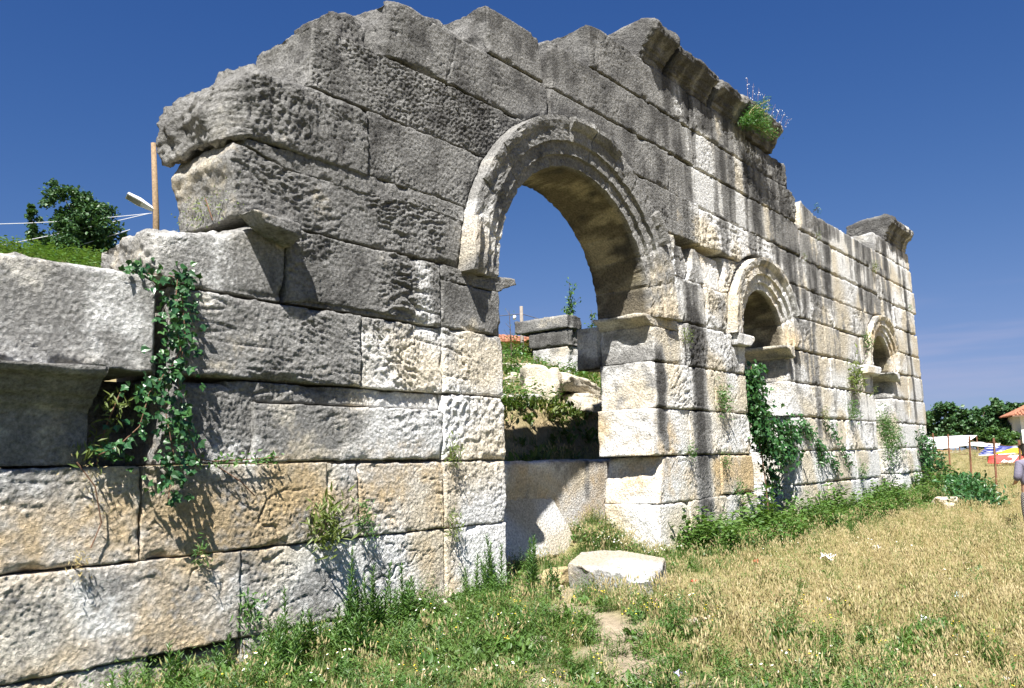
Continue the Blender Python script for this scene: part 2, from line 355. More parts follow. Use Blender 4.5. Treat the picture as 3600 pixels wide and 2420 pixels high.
def resample(pl, n):
    pl = np.asarray(pl, float); d = np.r_[0, np.cumsum(np.hypot(*np.diff(pl, axis=0).T))]
    t = np.linspace(0, d[-1], n); return np.stack([np.interp(t, d, pl[:, 0]), np.interp(t, d, pl[:, 1])], 1)
SEED = [0]
def block(bottom, right, top, left, w0=0.0, w1=1.1, frame='xz', style='s', th=0.0, exposed='', rad=None, gap=.011, samp=.022,
          parent=None, name='stone', dark=0.0, ochre=0.0, br=None, spacing=None, wfine=None, amp=1.0, M=None, wear=.036, side_dark=0.0):
    """a weathered stone: a four sided face (each side a polyline) carried back from w0 to w1; sides named in
    `exposed` (b r t l) are modelled as weathered faces too, `rad` rounds the edge towards a side"""
    SEED[0] += 1; sd = SEED[0]*3.77; rad = rad or {}
    br = (br if br is not None else 1) * (1 + .10*math.sin(sd*5.1)); dark = dark + .10*math.sin(sd*8.3)
    cen = np.mean(np.array([bottom[0], bottom[-1], top[0], top[-1]], float), 0)
    if spacing is None:
        c3 = (cen[0], 0, cen[1]) if frame == 'xz' else (w0, cen[0], cen[1])
        spacing = float(np.clip(np.linalg.norm(np.array(c3)-CAM)*.0016, .0135, .045))
    ln = lambda p: float(np.hypot(*np.diff(np.asarray(p, float), axis=0).T).sum())
    wd, ht = max(ln(bottom), ln(top)), max(ln(left), ln(right))
    ns, nt_ = max(2, int(wd/spacing)), max(2, int(ht/spacing))
    Bp, Tp, Lp, Rp = resample(bottom, ns+1), resample(top, ns+1), resample(left, nt_+1), resample(right, nt_+1)
    s = np.linspace(0, 1, ns+1)[None, :, None]; t = np.linspace(0, 1, nt_+1)[:, None, None]
    P2 = (1-t)*Bp[None]+t*Tp[None]+(1-s)*Lp[:, None]+s*Rp[:, None] - ((1-s)*(1-t)*Bp[0]+s*(1-t)*Bp[-1]+(1-s)*t*Tp[0]+s*t*Tp[-1])
    S_, T_ = np.broadcast_arrays(s[..., 0], t[..., 0])
    dist = {'l': S_*wd, 'r': (1-S_)*wd, 'b': T_*ht, 't': (1-T_)*ht}
    def to3(p2, w):
        if frame == 'xz': return np.stack([p2[:, 0], w, p2[:, 1]], 1)
        return np.stack([w, p2[:, 0], p2[:, 1]], 1)
    f2 = P2.reshape(-1, 2); P3 = to3(f2, np.full(len(f2), w0))
    wob = np.clip(.55+1.1*noise(P3, 5, sd)+.6*noise(P3, 14, sd), 0.1, 3)*(1.05+.5*math.sin(sd*4.3))
    rec = np.zeros(len(f2))
    for k in 'lrbt':
        r = rad.get(k, 0)
        rr = (r*(1+.35*noise(P3, 2.5, sd)) if r else wear*wob); d = dist[k].ravel()
        rec = np.maximum(rec, np.where(d < rr, rr-np.sqrt(np.maximum(0, rr**2-(rr-np.minimum(d, rr))**2)), 0))
    dc = np.hypot(np.minimum(dist['l'], dist['r']).ravel(), np.minimum(dist['b'], dist['t']).ravel())   # knocked-off corners and edges
    de = np.minimum.reduce([dist[k].ravel() for k in 'lrbt'])
    rec = rec + .10*np.maximum(0, noise(P3, 2.3, sd+3)-.05)*np.exp(-(dc/.09)**2) + .09*np.maximum(0, noise(P3, 3.1, sd+7)-.30)*np.exp(-(de/.05)**2)*2
    zone = .55 + .70*sstep(-.3, .35, noise(P3, 1.0, sd*1.7)); rough = relief(style, P3, th)*amp*zone*(.85+.3*math.sin(sd*2.9))
    front_w = w0 + .012*math.sin(sd) - rough + rec
    # boundary loop, counter-clockwise
    idx = np.arange((nt_+1)*(ns+1)).reshape(nt_+1, ns+1)
    loop = np.concatenate([idx[0, :-1], idx[:-1, -1], idx[-1, :0:-1], idx[:0:-1, 0]])
    side = np.concatenate([['b']*ns, ['r']*nt_, ['t']*ns, ['l']*nt_])
    lp = f2[loop]; nrm = np.roll(lp, -1, 0)-np.roll(lp, 1, 0); nrm = np.stack([nrm[:, 1], -nrm[:, 0]], 1)
    nrm /= np.maximum(1e-9, np.linalg.norm(nrm, axis=1))[:, None]
    ex = np.isin(side, list(exposed))
    if wfine is None: wfine = max(spacing*1.5, .035)
    if exposed: lev = list(np.arange(wfine, w1-w0, wfine)) + [w1-w0]
    else: lev = [.05, .13, w1-w0]
    W = len(loop); verts2 = f2.copy()
    verts2[loop] -= nrm*(np.where(ex, 0, gap*wob[loop]))[:, None]
    allP = [to3(verts2, front_w)]; isfront = len(f2)
    for k, L in enumerate(lev):
        base = lp.copy(); w = np.maximum(front_w[loop] + .004*(k+1), w0+L)
        p3 = to3(base, w)
        off = np.where(ex, samp*(1.3*noise(p3, 2.2, sd)+.8*noise(p3, 6, sd)+.5*noise(p3, 15, sd)), 0)
        off = np.where(ex, off, -(gap*.9*wob[loop] if k == 0 else .0012))
        off = np.where(ex & (w0+w1 > 0) & (k == len(lev)-1), off-.03, off)
        allP.append(to3(base + nrm*off[:, None], w))
    V = np.concatenate(allP)
    q = idx; faces = np.stack([q[:-1, :-1], q[:-1, 1:], q[1:, 1:], q[1:, :-1]], -1).reshape(-1, 4).tolist()
    prev = loop; nxt0 = len(f2)
    for k in range(len(lev)):
        cur = np.arange(nxt0, nxt0+W); nxt0 += W
        faces += np.stack([prev, cur, np.roll(cur, -1), np.roll(prev, -1)], 1).tolist(); prev = cur
    faces.append(prev.tolist())
    if frame == 'yz': faces = [f[::-1] for f in faces]
    if M is not None:
        V0 = V; V = V @ M[:3, :3].T + M[:3, 3]
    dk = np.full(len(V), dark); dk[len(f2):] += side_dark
    col = stone_colour(V, dk, ochre, br)
    o = mesh_obj(name, V, faces, STONE, parent, smooth=True, col=col)
    return o
WALL = empty('ruined_wall', (8.0, .55, 0))
tag(WALL, 'ruined grey and white stone block wall pierced by one tall and two small arches', 'wall', kind='thing')
WALL_INV = Matrix.Translation((-8.0, -.55, 0))
def in_wall(o):
    o.parent = WALL; o.matrix_parent_inverse = WALL_INV; return o
def jit(a=.006): return float(RNG.uniform(-a, a))
def st(x0, x1, z0, z1, style='p', cl=None, cr=None, cb=None, ct=None, B=None, R=None, T=None, L=None, **kw):
    """one stone of the facade; cl / cr / cb = circle (cx, cz, r) that its left, right or bottom side follows"""
    zs = np.linspace(z0, z1, 14); xs = np.linspace(x0, x1, 16)
    def circx(c, sgn): return [(c[0]+sgn*math.sqrt(max(0, c[2]**2-(z-c[1])**2)), z) for z in zs]
    xl0 = x0
    left = L or (circx(cl, 1) if cl else [(x0, z0), (x0, z1)])
    right = R or (circx(cr, -1) if cr else [(x1, z0), (x1, z1)])
    bottom = B or ([(x, max(z0, cb[1]+math.sqrt(max(0, cb[2]**2-(x-cb[0])**2)))) for x in np.linspace(left[0][0], right[0][0], 24)] if cb else [left[0], right[0]])
    top = T or [left[-1], right[-1]]
    if cb: left = [bottom[0], left[-1]]; right = [bottom[-1], right[-1]]
    return in_wall(block(bottom, right, top, left, style=style, **kw))
A0 = (2.15, 4.1, 2.84); A1 = (9.25, 4.15, 1.90); A2 = (18.2, 4.1, 1.70)      # outer circles of the three archivolts

# ------------------------------------------------------------------ left pier and wing
st(-8.2, -6.4, -.6, .03, 's'); st(-6.4, -4.74, -.6, .03, 's'); st(-4.72, -3.84, -.6, -.0, 's', w0=.07, R=[(-3.84, -.6), (-3.84, 0)], L=[(-4.72, -.6), (-4.72, -.08)])
st(-3.84, -2.2, -.6, .02, 's'); st(-2.2, .08, -.6, .03, 's')
st(-8.3, -3.86, .03, .845, 's', ochre=.1); st(-3.86, -1.05, .02, .84, 'c'); st(-1.05, .10, .02, .83, 's', exposed='r', br=1.12, dark=-.2)
st(-8.3, -4.86, .85, 1.665, 'l', amp=.6, ochre=.12); st(-4.85, -2.83, .85, 1.66, 's', ochre=.15, B=[(-4.85, .85), (-2.83, .85)]); st(-2.83, -2.41, .85, 1.65, 's')
st(-2.41, -1.05, .84, 1.64, 'r', ochre=.1, br=1.1); st(-1.05, .10, .83, 1.64, 'l', exposed='r', br=1.12, amp=.8)
# course 3: moulded block at the left, a dark hole, then the long stone
block([(.02, 1.68), (1.1, 1.68)], [(1.1, 1.68), (1.1, 2.47)], [(-.30, 2.47), (1.1, 2.47)],
      [(.04, 1.68), (.05, 2.1), (.02, 2.16), (-.02, 2.18), (-.05, 2.24), (-.10, 2.26), (-.20, 2.38), (-.27, 2.40), (-.30, 2.47)],
      w0=-8.2, w1=-5.33, frame='yz', exposed='lt', style='s', wfine=.04, samp=.012, dark=.18, spacing=.03)
st(-4.66, -3.72, 1.67, 2.44, 's', w0=.05, rad={'l': .12, 't': .08}, exposed='l', samp=.03)
st(-3.74, -1.06, 1.67, 2.27, 'r', amp=.75, dark=-.02); st(-4.0, -1.08, 2.27, 2.47, 'e', w0=.045, amp=.8, rad={'b': .03})
st(-1.06, .12, 1.65, 2.47, 'l', exposed='r', br=1.12)
st(-5.6, -4.4, 1.66, 2.48, 's', w0=.72, w1=1.1, dark=.3)
# course 4
st(-8.4, -4.77, 2.49, 3.31, 's', T=[(-8.4, 3.36), (-6.0, 3.33), (-5.3, 3.31), (-4.9, 3.28), (-4.77, 3.22)], exposed='tr', rad={'t': .05, 'r': .06}, samp=.03, amp=.8)
st(-4.60, -2.36, 2.49, 3.30, 'r', th=-.25, amp=.9, exposed='l', rad={'l': .08}); st(-2.35, -1.05, 2.48, 3.29, 'd', th=-.6, br=1.12); st(-1.05, .12, 2.48, 3.31, 'd', th=-.8, exposed='r', br=1.12)
# course 5
st(-4.78, -3.42, 3.29, 4.1, 's', B=[(-4.78, 3.38), (-4.5, 3.33), (-3.44, 3.31)], R=[(-3.44, 3.31), (-3.40, 3.6), (-3.38, 4.08)],
   T=[(-4.78, 3.80), (-4.5, 3.86), (-4.1, 3.92), (-3.8, 4.07), (-3.38, 4.08)], L=[(-4.78, 3.38), (-4.80, 3.8)], exposed='tl', rad={'t': .10, 'l': .05}, samp=.045)
# broken bracket standing proud of that block
block([(-3.86, 4.0), (-3.40, 3.93)], [(-3.40, 3.93), (-3.38, 4.10)], [(-3.98, 4.13), (-3.38, 4.13)], [(-3.86, 4.0), (-3.98, 4.13)], w0=-.30, w1=-.02, style='e', amp=.6,
      exposed='blrt', rad={'l': .06, 'b': .05, 'r': .06, 't': .04}, samp=.03)
st(-3.38, -1.06, 3.32, 4.12, 'r', amp=1.0, B=[(-3.38, 3.33), (-3.2, 3.40), (-2.3, 3.66), (-1.5, 3.84), (-1.06, 3.93)])
st(-3.3, -1.06, 3.31, 3.92, 'p', T=[(-3.3, 3.345), (-3.2, 3.385), (-2.3, 3.645), (-1.5, 3.825), (-1.06, 3.91)], L=[(-3.3, 3.315), (-3.3, 3.345)], amp=.9)
st(-1.05, .10, 3.31, 3.92, 's', exposed='r'); 
st(-1.05, .52, 3.92, 4.13, 'e', R=[(.10, 3.92), (.13, 3.95), (.17, 3.955), (.20, 3.99), (.32, 4.03), (.46, 4.075), (.54, 4.10), (.54, 4.17)],
   T=[(-1.05, 4.12), (-.5, 4.10), (-.3, 4.07), (.0, 4.13), (.54, 4.17)], exposed='rt', amp=.5, samp=.014)
# course 6
st(-4.0, -.74, 4.13, 4.91, 'r', cr=A0, amp=1.0, exposed='l', rad={'l': .03, 't': .03}, samp=.025, L=[(-3.97, 4.12), (-4.02, 4.5), (-4.08, 4.72), (-4.0, 4.9)], T=[(-4.0, 4.9), (-3.4, 4.74), (-2.7, 4.76), (-1.98, 4.75), (-1.56, 4.86), (-.57, 4.86)])
st(-3.9, -.6, 4.75, 4.98, 'e', amp=.5, B=[(-3.9, 4.88), (-3.4, 4.76), (-2.7, 4.78), (-1.98, 4.77), (-1.56, 4.88), (-.57, 4.88)], T=[(-3.9, 4.96), (-2.3, 4.97), (-.52, 4.91)], L=[(-3.9, 4.88), (-3.9, 4.95)])
# course 7: the boulder end and the squared stone beside it
st(-4.1, -2.28, 4.95, 5.78, 'e', w0=-.05, L=[(-4.12, 4.92), (-4.18, 5.2), (-4.12, 5.5), (-3.98, 5.66)], T=[(-3.98, 5.66), (-3.8, 5.74), (-3.5, 5.75), (-3.1, 5.79), (-2.28, 5.775)],
   B=[(-4.12, 4.92), (-3.9, 4.965), (-3.4, 4.97), (-2.28, 4.98)], exposed='tlb', rad={'l': .30, 't': .12, 'b': .04}, samp=.075, amp=1.15, w1=1.22)
st(-2.27, -.3, 4.97, 5.78, 'p', cr=A0, B=[(-2.27, 4.98), (-.56, 4.91)])
# courses 8 to 10 left of the crown
st(-3.1, .6, 5.79, 6.59, 'p', cr=A0, exposed='tl', rad={'l': .04}, samp=.03, T=[(-3.06, 6.54), (-2.8, 6.58), (-1.9, 6.58), (.5, 6.62), (.72, 6.62)], L=[(-3.1, 5.8), (-3.06, 6.54)])
st(-1.97, 1.38, 6.6, 7.35, 'p', cb=A0, exposed='tl', rad={'l': .06, 't': .03}, samp=.04, L=[(-1.97, 6.62), (-1.95, 7.0), (-1.9, 7.36)], T=[(-1.9, 7.36), (-1.55, 7.42), (-.9, 7.36), (1.37, 7.36)])
st(-.02, 1.24, 7.37, 8.09, 'p', exposed='tlr', rad={'l': .03, 't': .04}, samp=.03, R=[(1.28, 7.37), (1.24, 7.75), (1.18, 8.09)], T=[(-.02, 8.1), (.5, 8.1), (1.18, 8.09)])
st(-2.5, -1.93, 6.6, 7.1, 'e', w0=.35, w1=1.15, exposed='tl', rad={'l': .1, 't': .1}, T=[(-2.4, 6.85), (-2.15, 7.1), (-1.93, 7.12)], amp=.6)
st(-.9, -.03, 7.37, 7.75, 'e', w0=.45, w1=1.15, exposed='tl', rad={'l': .1, 't': .1}, T=[(-.85, 7.45), (-.5, 7.7), (-.03, 7.75)], amp=.6)
# right of the crown
st(1.44, 5.2, 6.6, 7.35, 'p', cb=A0); st(1.52, 6.28, 7.36, 8.11, 'p', exposed='tl', rad={'l': .05}, L=[(1.5, 7.36), (1.5, 8.15)], T=[(1.5, 8.17), (2.0, 8.19), (2.6, 8.13), (6.28, 8.11)], samp=.03)
st(2.6, 6.16, 8.12, 8.90, 'p', exposed='tl', rad={'l': .03}, T=[(2.6, 8.86), (3.2, 8.93), (4.0, 8.9), (6.16, 8.88)], L=[(2.6, 8.12), (2.6, 8.86)], samp=.03)
st(3.5, 4.4, 8.9, 9.2, 'e', w0=.35, w1=1.1, exposed='tlr', rad={'l': .1, 't': .12}, amp=.6, T=[(3.55, 9.05), (3.9, 9.25), (4.4, 9.2)])
st(6.17, 8.9, 8.11, 8.86, 'e', amp=.8); st(8.9, 11.35, 8.10, 8.68, 'e', exposed='rt', T=[(8.9, 8.86), (10.9, 8.68), (11.2, 8.68), (11.35, 8.6)], rad={'r': .12})
st(6.29, 8.95, 7.34, 8.1, 'p'); st(8.96, 11.72, 7.33, 8.1, 'e', exposed='rt', R=[(11.72, 7.33), (11.75, 7.9), (11.5, 8.1)], rad={'r': .15})
st(5.21, 8.85, 6.53, 7.34, 'p'); st(8.86, 11.9, 6.52, 7.32, 'p', exposed='r', R=[(11.92, 6.52), (11.95, 7.0), (11.8, 7.32)], rad={'r': .08})
st(3.6, 6.38, 5.76, 6.59, 'p', cl=A0); st(6.39, 9.2, 5.74, 6.52, 'e', cb=A1); st(9.21, 10.45, 5.74, 6.51, 'e', cb=A1); st(10.46, 13.18, 5.70, 6.5, 'p')
# broken spandrel between the tall and the first small arch
st(4.75, 5.25, 4.96, 5.74, 'e', cl=A0, rad={'r': .1, 't': .06}, amp=.7); st(5.28, 5.86, 4.97, 5.60, 'p', w0=.06, R=[(5.75, 4.97), (5.9, 5.25), (5.66, 5.62)], rad={'t': .05, 'r': .05}, dark=.15)
st(5.95, 6.55, 4.97, 5.68, 'p', L=[(5.8, 4.97), (5.98, 5.3), (6.05, 5.66)], R=[(6.5, 4.97), (6.42, 5.3), (6.2, 5.66)], w0=.03, rad={'t': .06}, dark=.12)
st(6.55, 7.35, 4.95, 5.70, 's', L=[(6.58, 4.95), (6.48, 5.3), (6.28, 5.68)], R=[(7.36, 4.95), (7.3, 5.3), (7.2, 5.62)], w0=.10, ochre=.25, br=1.1, rad={'t': .10})
st(7.4, 7.9, 4.95, 5.72, 'e', cr=A1, amp=.7, w0=.03, rad={'t': .08})
# right pier of the tall arch
st(4.97, 5.5, 4.12, 4.95, 'l', cl=A0, amp=.6); st(5.51, 6.44, 4.12, 4.95, 'l', dark=.1); st(6.45, 7.3, 4.11, 4.94, 'e', cr=A1, amp=.7)
st(4.28, 5.27, 3.30, 3.92, 's', exposed='l', br=1.08, rad={'l': .03}); st(4.05, 5.27, 3.92, 4.11, 'e', L=[(4.28, 3.92), (4.25, 3.955), (4.21, 3.96), (4.18, 4.0), (4.10, 4.03), (4.04, 4.07), (4.03, 4.12)], exposed='lt', amp=.5, samp=.02)
st(4.32, 5.5, 3.29, 4.05, 's', w0=1.12, w1=1.66, exposed='lb', rad={'l': .08, 'b': .1}); st(5.28, 5.52, 3.31, 4.1, 's', ochre=.15); st(5.53, 7.5, 3.30, 4.1, 'l', amp=.8); st(7.51, 8.13, 3.30, 3.88, 'l', exposed='r', amp=.8)
st(7.51, 8.45, 3.88, 4.11, 's', R=[(8.13, 3.88), (8.17, 3.92), (8.21, 3.93), (8.30, 4.0), (8.38, 4.05), (8.38, 4.12)], w0=-.16, exposed='rbt', amp=.6, samp=.015)
st(4.24, 6.6, 2.48, 3.29, 'r', th=.3, exposed='l', br=1.06, rad={'l': .03}, amp=.8); st(6.61, 8.13, 2.49, 3.29, 's', exposed='r', ochre=.15, rad={'r': .04}, th=.3)
st(4.08, 5.42, 1.66, 2.47, 'r', exposed='l', ochre=.12, rad={'l': .03}, amp=.7); st(5.43, 8.10, 1.65, 2.48, 'r', th=.2, exposed='r', amp=.9)
st(4.2, 6.63, .84, 1.65, 's', exposed='l', ochre=.12, amp=1.1, L=[(4.2, .84), (4.26, 1.2), (4.42, 1.64)], rad={'l': .10}); st(6.64, 8.15, .88, 1.64, 's', exposed='r', ochre=.2)
st(4.2, 5.27, -.3, .83, 's', exposed='l', br=1.1); st(5.28, 8.25, -.3, .85, 'l', exposed='r', amp=.7, T=[(5.28, .80), (6.6, .86), (8.25, .88)])
# between the small arches
def row(z0, z1, xs, styles, cl=None, cr=None, exl='', exr='', **kw):
    n = len(xs)-1
    for i in range(n):
        sty = styles[i % len(styles)]
        st(xs[i]+.003, xs[i+1]-.003, z0+jit(), z1+jit(), sty, cl=cl if i == 0 else None, cr=cr if i == n-1 else None,
           exposed=(exl if i == 0 else '')+(exr if i == n-1 else ''), amp=.8 if sty in 'rle' else 1.0, **kw)
row(4.93, 5.69, [10.9, 12.25, 14.0, 16.3], 'pee', cl=A1, cr=A2)
row(4.12, 4.91, [11.1, 13.2, 16.12, 16.5], 'lsl', cl=A1, cr=A2)
row(3.31, 4.09, [10.5, 13.4, 16.0, 17.1], 'lss', exl='l', exr='r'); row(2.50, 3.30, [10.45, 14.45, 17.1], 'ls', exl='l', exr='r')
row(1.70, 2.49, [10.5, 14.3, 16.95], 'sl', exl='l', exr='r'); row(.93, 1.69, [10.5, 12.5, 14.9, 17.05], 'lls', exl='l', exr='r')
row(.1, .92, [10.5, 12.6, 15.2, 17.1], 'sss', exl='l', exr='r'); row(-.4, .1, [10.5, 13.6, 17.1], 's')
st(13.2, 16.9, 5.70, 6.43, 'e', amp=.7); st(16.91, 18.3, 5.70, 6.4, 's', cb=A2); st(18.31, 20.0, 5.70, 6.38, 'p', cb=A2); st(20.01, 22.6, 5.60, 6.33, 'l', exposed='r', amp=.7)
row(6.45, 7.2, [11.95, 14.35, 18.42], 'ps'); st(18.43, 22.9, 6.36, 7.1, 'p', exposed='r')
st(12.0, 13.1, 7.24, 7.88, 'e', exposed='tl', T=[(12.0, 7.7), (12.2, 7.88), (13.1, 7.87)], amp=.6, rad={'l': .1}); st(13.13, 17.8, 7.22, 7.86, 's', exposed='t', w1=.9, dark=.05)
st(17.82, 22.7, 7.12, 7.86, 's', exposed='tr'); st(18.62, 22.62, 7.87, 8.47, 's', exposed='tlr', samp=.03, rad={'l': .03}, w1=.85)
# right end, beyond the second small arch
row(4.82, 5.58, [19.6, 21.1, 22.8], 'ss', cl=A2, exr='r'); row(4.10, 4.80, [19.9, 20.9, 22.82], 'ls', cl=A2, exr='r')
row(3.29, 4.09, [19.25, 21.0, 22.85], 'ss', exl='l', exr='r'); row(2.52, 3.28, [19.2, 20.8, 22.95], 'ss', exl='l', exr='r')
row(1.74, 2.51, [19.2, 20.1, 22.9], 'ls', exl='l', exr='r'); row(.96, 1.73, [19.2, 20.4, 22.9], 'ls', exl='l', exr='r'); row(.2, .95, [19.2, 21.4, 22.95], 'ls', exl='l', exr='r'); row(-.4, .19, [19.2, 23.1], 's')

# ------------------------------------------------------------------ cornice blocks on the top
CPROF = [(.03, .0), (.01, .12), (-.03, .135), (-.05, .22), (-.09, .235), (-.15, .36), (-.18, .37), (-.27, .46), (-.29, .47), (-.31, .60), (-.24, .70)]
def cornice(x0, x1, z0, h=.75, back=.95, cut=1.0, **kw):
    pr = [(y*cut, z0+z/.72*h) for y, z in CPROF]
    tp = [pr[-1], (0, z0+h*1.10), (back*.45, z0+h*1.06), (back, z0+h*.9)]
    return in_wall(block([(pr[0][0], z0), (back, z0)], [(back, z0), (back, z0+h*.9)], tp, pr, w0=x0, w1=x1, frame='yz', style='e', amp=.45,
                      exposed='lt', wfine=.045, samp=.042, spacing=.022, rad={'t': .16, 'l': .04}, dark=.2, **kw))
cornice(4.35, 5.26, 8.92, h=.76, cut=1.05); cornice(5.34, 7.12, 8.90, h=.64); cornice(7.24, 10.55, 8.82, h=.70, cut=.95)
cornice(19.8, 22.3, 8.46, h=.80, back=1.2, cut=.95)
st(6.0, 7.0, 9.5, 9.72, 'e', w0=.0, w1=.9, exposed='tlr', rad={'l': .1, 't': .1, 'r': .1}, amp=.6)
# the moulded block at the left lies in the wall too
for o in list(scene.objects):
    if o.type == 'MESH' and o.name.startswith('stone') and o.parent is None: in_wall(o)

# ------------------------------------------------------------------ archivolts
def voussoir(c, ri, a0, a1, k, depth=1.1, hood=1.0, dark=0.0, ochre=0.0):
    """wedge of the arch: stepped fasciae and a projecting hood mould; a0..a1 in radians from the right springing"""
    pf = [(0, .0), (.165, -.005), (.175, -.065), (.365, -.07), (.375, -.13), (.55, -.135), (.585, -.135-.05*hood), (.67, -.14-.10*hood), (.745, -.14-.10*hood)]
    prof = [(ri, depth*w) for w in (1, .85, .7, .55, .4, .25, .13)] 
    dense = []
    for (r0, y0), (r1, y1) in zip(pf[:-1], pf[1:]):
        n = max(1, int(math.hypot(r1-r0, y1-y0)*k/.035)); dense += [(lerp(r0, r1, i/n), lerp(y0, y1, i/n)) for i in range(n)]
    dense.append(pf[-1])
    prof += [(ri+r*k, y*(.6+.4*k)) for r, y in dense] + [(ri+.75*k, .2), (ri+.6*k, depth)]
    prof = np.array(prof); m = len(prof)
    da = .0003/ri; na = max(3, int(abs(a1-a0)*ri/.05)); A = np.linspace(a0+da, a1-da, na+1)
    R, AA = np.meshgrid(prof[:, 0], A); Y = np.broadcast_to(prof[:, 1], R.shape)
    P = np.stack([c[0]+R*np.cos(AA), Y, c[1]+R*np.sin(AA)], -1).reshape(-1, 3)
    SEED[0] += 1; sd = SEED[0]*2.3
    er = .010*noise(P, 6, sd)+.010*noise(P, 15, sd)+.006*noise(P, 34, sd)
    P2 = P.copy(); P2[:, 1] += er*1.3 + .012*math.sin(sd*3); rr = np.stack([np.cos(AA), 0*AA, np.sin(AA)], -1).reshape(-1, 3)
    P2 += rr*(.010*noise(P, 8, sd+5)+.006*noise(P, 22, sd+5))[:, None]
    chip = np.maximum(0, noise(P, 5.2, sd+9)-.25)*(P[:, 1] < -.03); P2[:, 1] += chip*.06
    ends = np.zeros((na+1, m), bool); ends[0] = ends[-1] = True; ends = ends.ravel(); P2[ends] += rr[ends]*(.016*(np.abs(R.ravel()[ends]-ri) < .01))[:, None]; P2[ends, 1] += .016*(P[ends, 1] < .05)
    f = []
    for i in range(na):
        for j in range(m-1): f.append((i*m+j, i*m+j+1, (i+1)*m+j+1, (i+1)*m+j))
        f.append((i*m+m-1, i*m, (i+1)*m, (i+1)*m+m-1))
    f.append(tuple(range(m-1, -1, -1))); f.append(tuple(na*m+j for j in range(m)))
    col = stone_colour(P2, dark, ochre, 1+.08*math.sin(sd*7))
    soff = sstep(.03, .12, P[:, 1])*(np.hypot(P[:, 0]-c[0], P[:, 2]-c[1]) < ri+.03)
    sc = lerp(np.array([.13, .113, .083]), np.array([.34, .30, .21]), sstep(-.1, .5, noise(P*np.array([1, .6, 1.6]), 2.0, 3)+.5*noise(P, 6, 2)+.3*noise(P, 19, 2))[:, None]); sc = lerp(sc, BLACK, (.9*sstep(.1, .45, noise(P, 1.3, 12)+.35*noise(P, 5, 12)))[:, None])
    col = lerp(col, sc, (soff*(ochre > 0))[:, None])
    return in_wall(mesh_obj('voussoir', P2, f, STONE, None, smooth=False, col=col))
def archivolt(c, ri, n, k, hoods, dark, och, lo=0.0):
    angs = np.linspace(lo-.012, math.pi-lo+.012, n+1) + np.r_[0, RNG.uniform(-.02, .02, n-1), 0]
    for i in range(n): voussoir(c, ri, angs[i], angs[i+1], k, hood=hoods[i % len(hoods)], dark=dark(angs[i]), ochre=och)
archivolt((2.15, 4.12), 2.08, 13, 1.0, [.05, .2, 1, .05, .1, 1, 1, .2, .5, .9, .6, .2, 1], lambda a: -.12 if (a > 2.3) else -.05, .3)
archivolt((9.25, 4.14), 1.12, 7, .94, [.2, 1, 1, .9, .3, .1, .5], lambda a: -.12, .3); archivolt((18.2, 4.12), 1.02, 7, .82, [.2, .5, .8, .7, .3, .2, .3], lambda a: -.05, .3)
# imposts on the door jambs of the small arches
st(10.05, 10.55, 3.84, 4.10, 's', L=[(10.42, 3.84), (10.38, 3.88), (10.34, 3.9), (10.25, 3.98), (10.14, 4.04), (10.12, 4.11)], exposed='lbt', w0=-.18, w1=1.09, samp=.015)
st(17.05, 17.45, 3.84, 4.08, 's', R=[(17.13, 3.84), (17.18, 3.88), (17.3, 3.98), (17.42, 4.03), (17.42, 4.09)], L=[(16.0, 3.84), (16.0, 4.08)], exposed='rbt', w0=-.20, samp=.015)
st(18.9, 19.4, 3.80, 4.06, 's', L=[(19.22, 3.80), (19.15, 3.85), (19.0, 3.96), (18.9, 4.0), (18.88, 4.07)], exposed='lbt', w0=-.2, w1=1.09, samp=.015)

# ================================================================== loose stones and ruins behind the wall
def basis(o, X, Z):
    X = np.array(X, float); Z = np.array(Z, float); X /= np.linalg.norm(X)
    Z = Z - X*(Z@X); Z /= np.linalg.norm(Z); Y = np.cross(Z, X)
    M = np.eye(4); M[:3, 0] = X; M[:3, 1] = Y; M[:3, 2] = Z; M[:3, 3] = o; return M
def quad(x0, x1, z0, z1): return [(x0, z0), (x1, z0)], [(x1, z0), (x1, z1)], [(x0, z1), (x1, z1)], [(x0, z0), (x0, z1)]
b, r, t, l = quad(-.7, 5.9, 0, 1.62)
o = block(b, r, t, l, w0=1.68, w1=2.6, exposed='t', style='s', name='threshold_block', dark=.2, ochre=.2, rad={'t': .05}, spacing=.03)
tag(o, 'long low stone block closing the back of the tall archway in shade', 'stone block')
M = basis((.9, 1.24, .06), (1, .0, .0), (0, .40, .90))
o = block([(0, 0), (2.75, 0)], [(2.75, 0), (2.68, .4), (2.52, 1.0)], [(0, 1.12), (2.52, 1.0)], [(0, 0), (0, 1.12)], w0=0, w1=.18, M=M, exposed='brt', style='s', name='leaning_slab',
          dark=-.3, ochre=-.2, br=.85, rad={'b': .05, 'r': .04}, spacing=.018)
tag(o, 'big pale slab leaning back inside the tall archway, half in shadow', 'stone slab')
FL, FR, BL = np.array([.48, -.72, .30]), np.array([.36, -2.02, .22]), np.array([1.45, -.25, .34])
M = np.eye(4); M[:3, 0] = (1, 0, .0014); M[:3, 1] = (0, 0, -1); M[:3, 2] = (0, 1, .0614); M[:3, 3] = (0, 0, .345)
o = block([(.36, -2.02), (1.1, -1.74), (1.8, -1.4)], [(1.8, -1.4), (1.92, -.9), (2.0, -.44)], [(.48, -.72), (1.4, -.28), (2.0, -.44)], [(.36, -2.02), (.40, -1.4), (.48, -.72)], w0=0, w1=.42, M=M, exposed='brtl',
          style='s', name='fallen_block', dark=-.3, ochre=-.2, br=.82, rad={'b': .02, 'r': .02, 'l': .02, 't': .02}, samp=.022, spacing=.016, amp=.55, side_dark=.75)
tag(o, 'flat pale stone block lying in the grass before the tall arch', 'stone block')

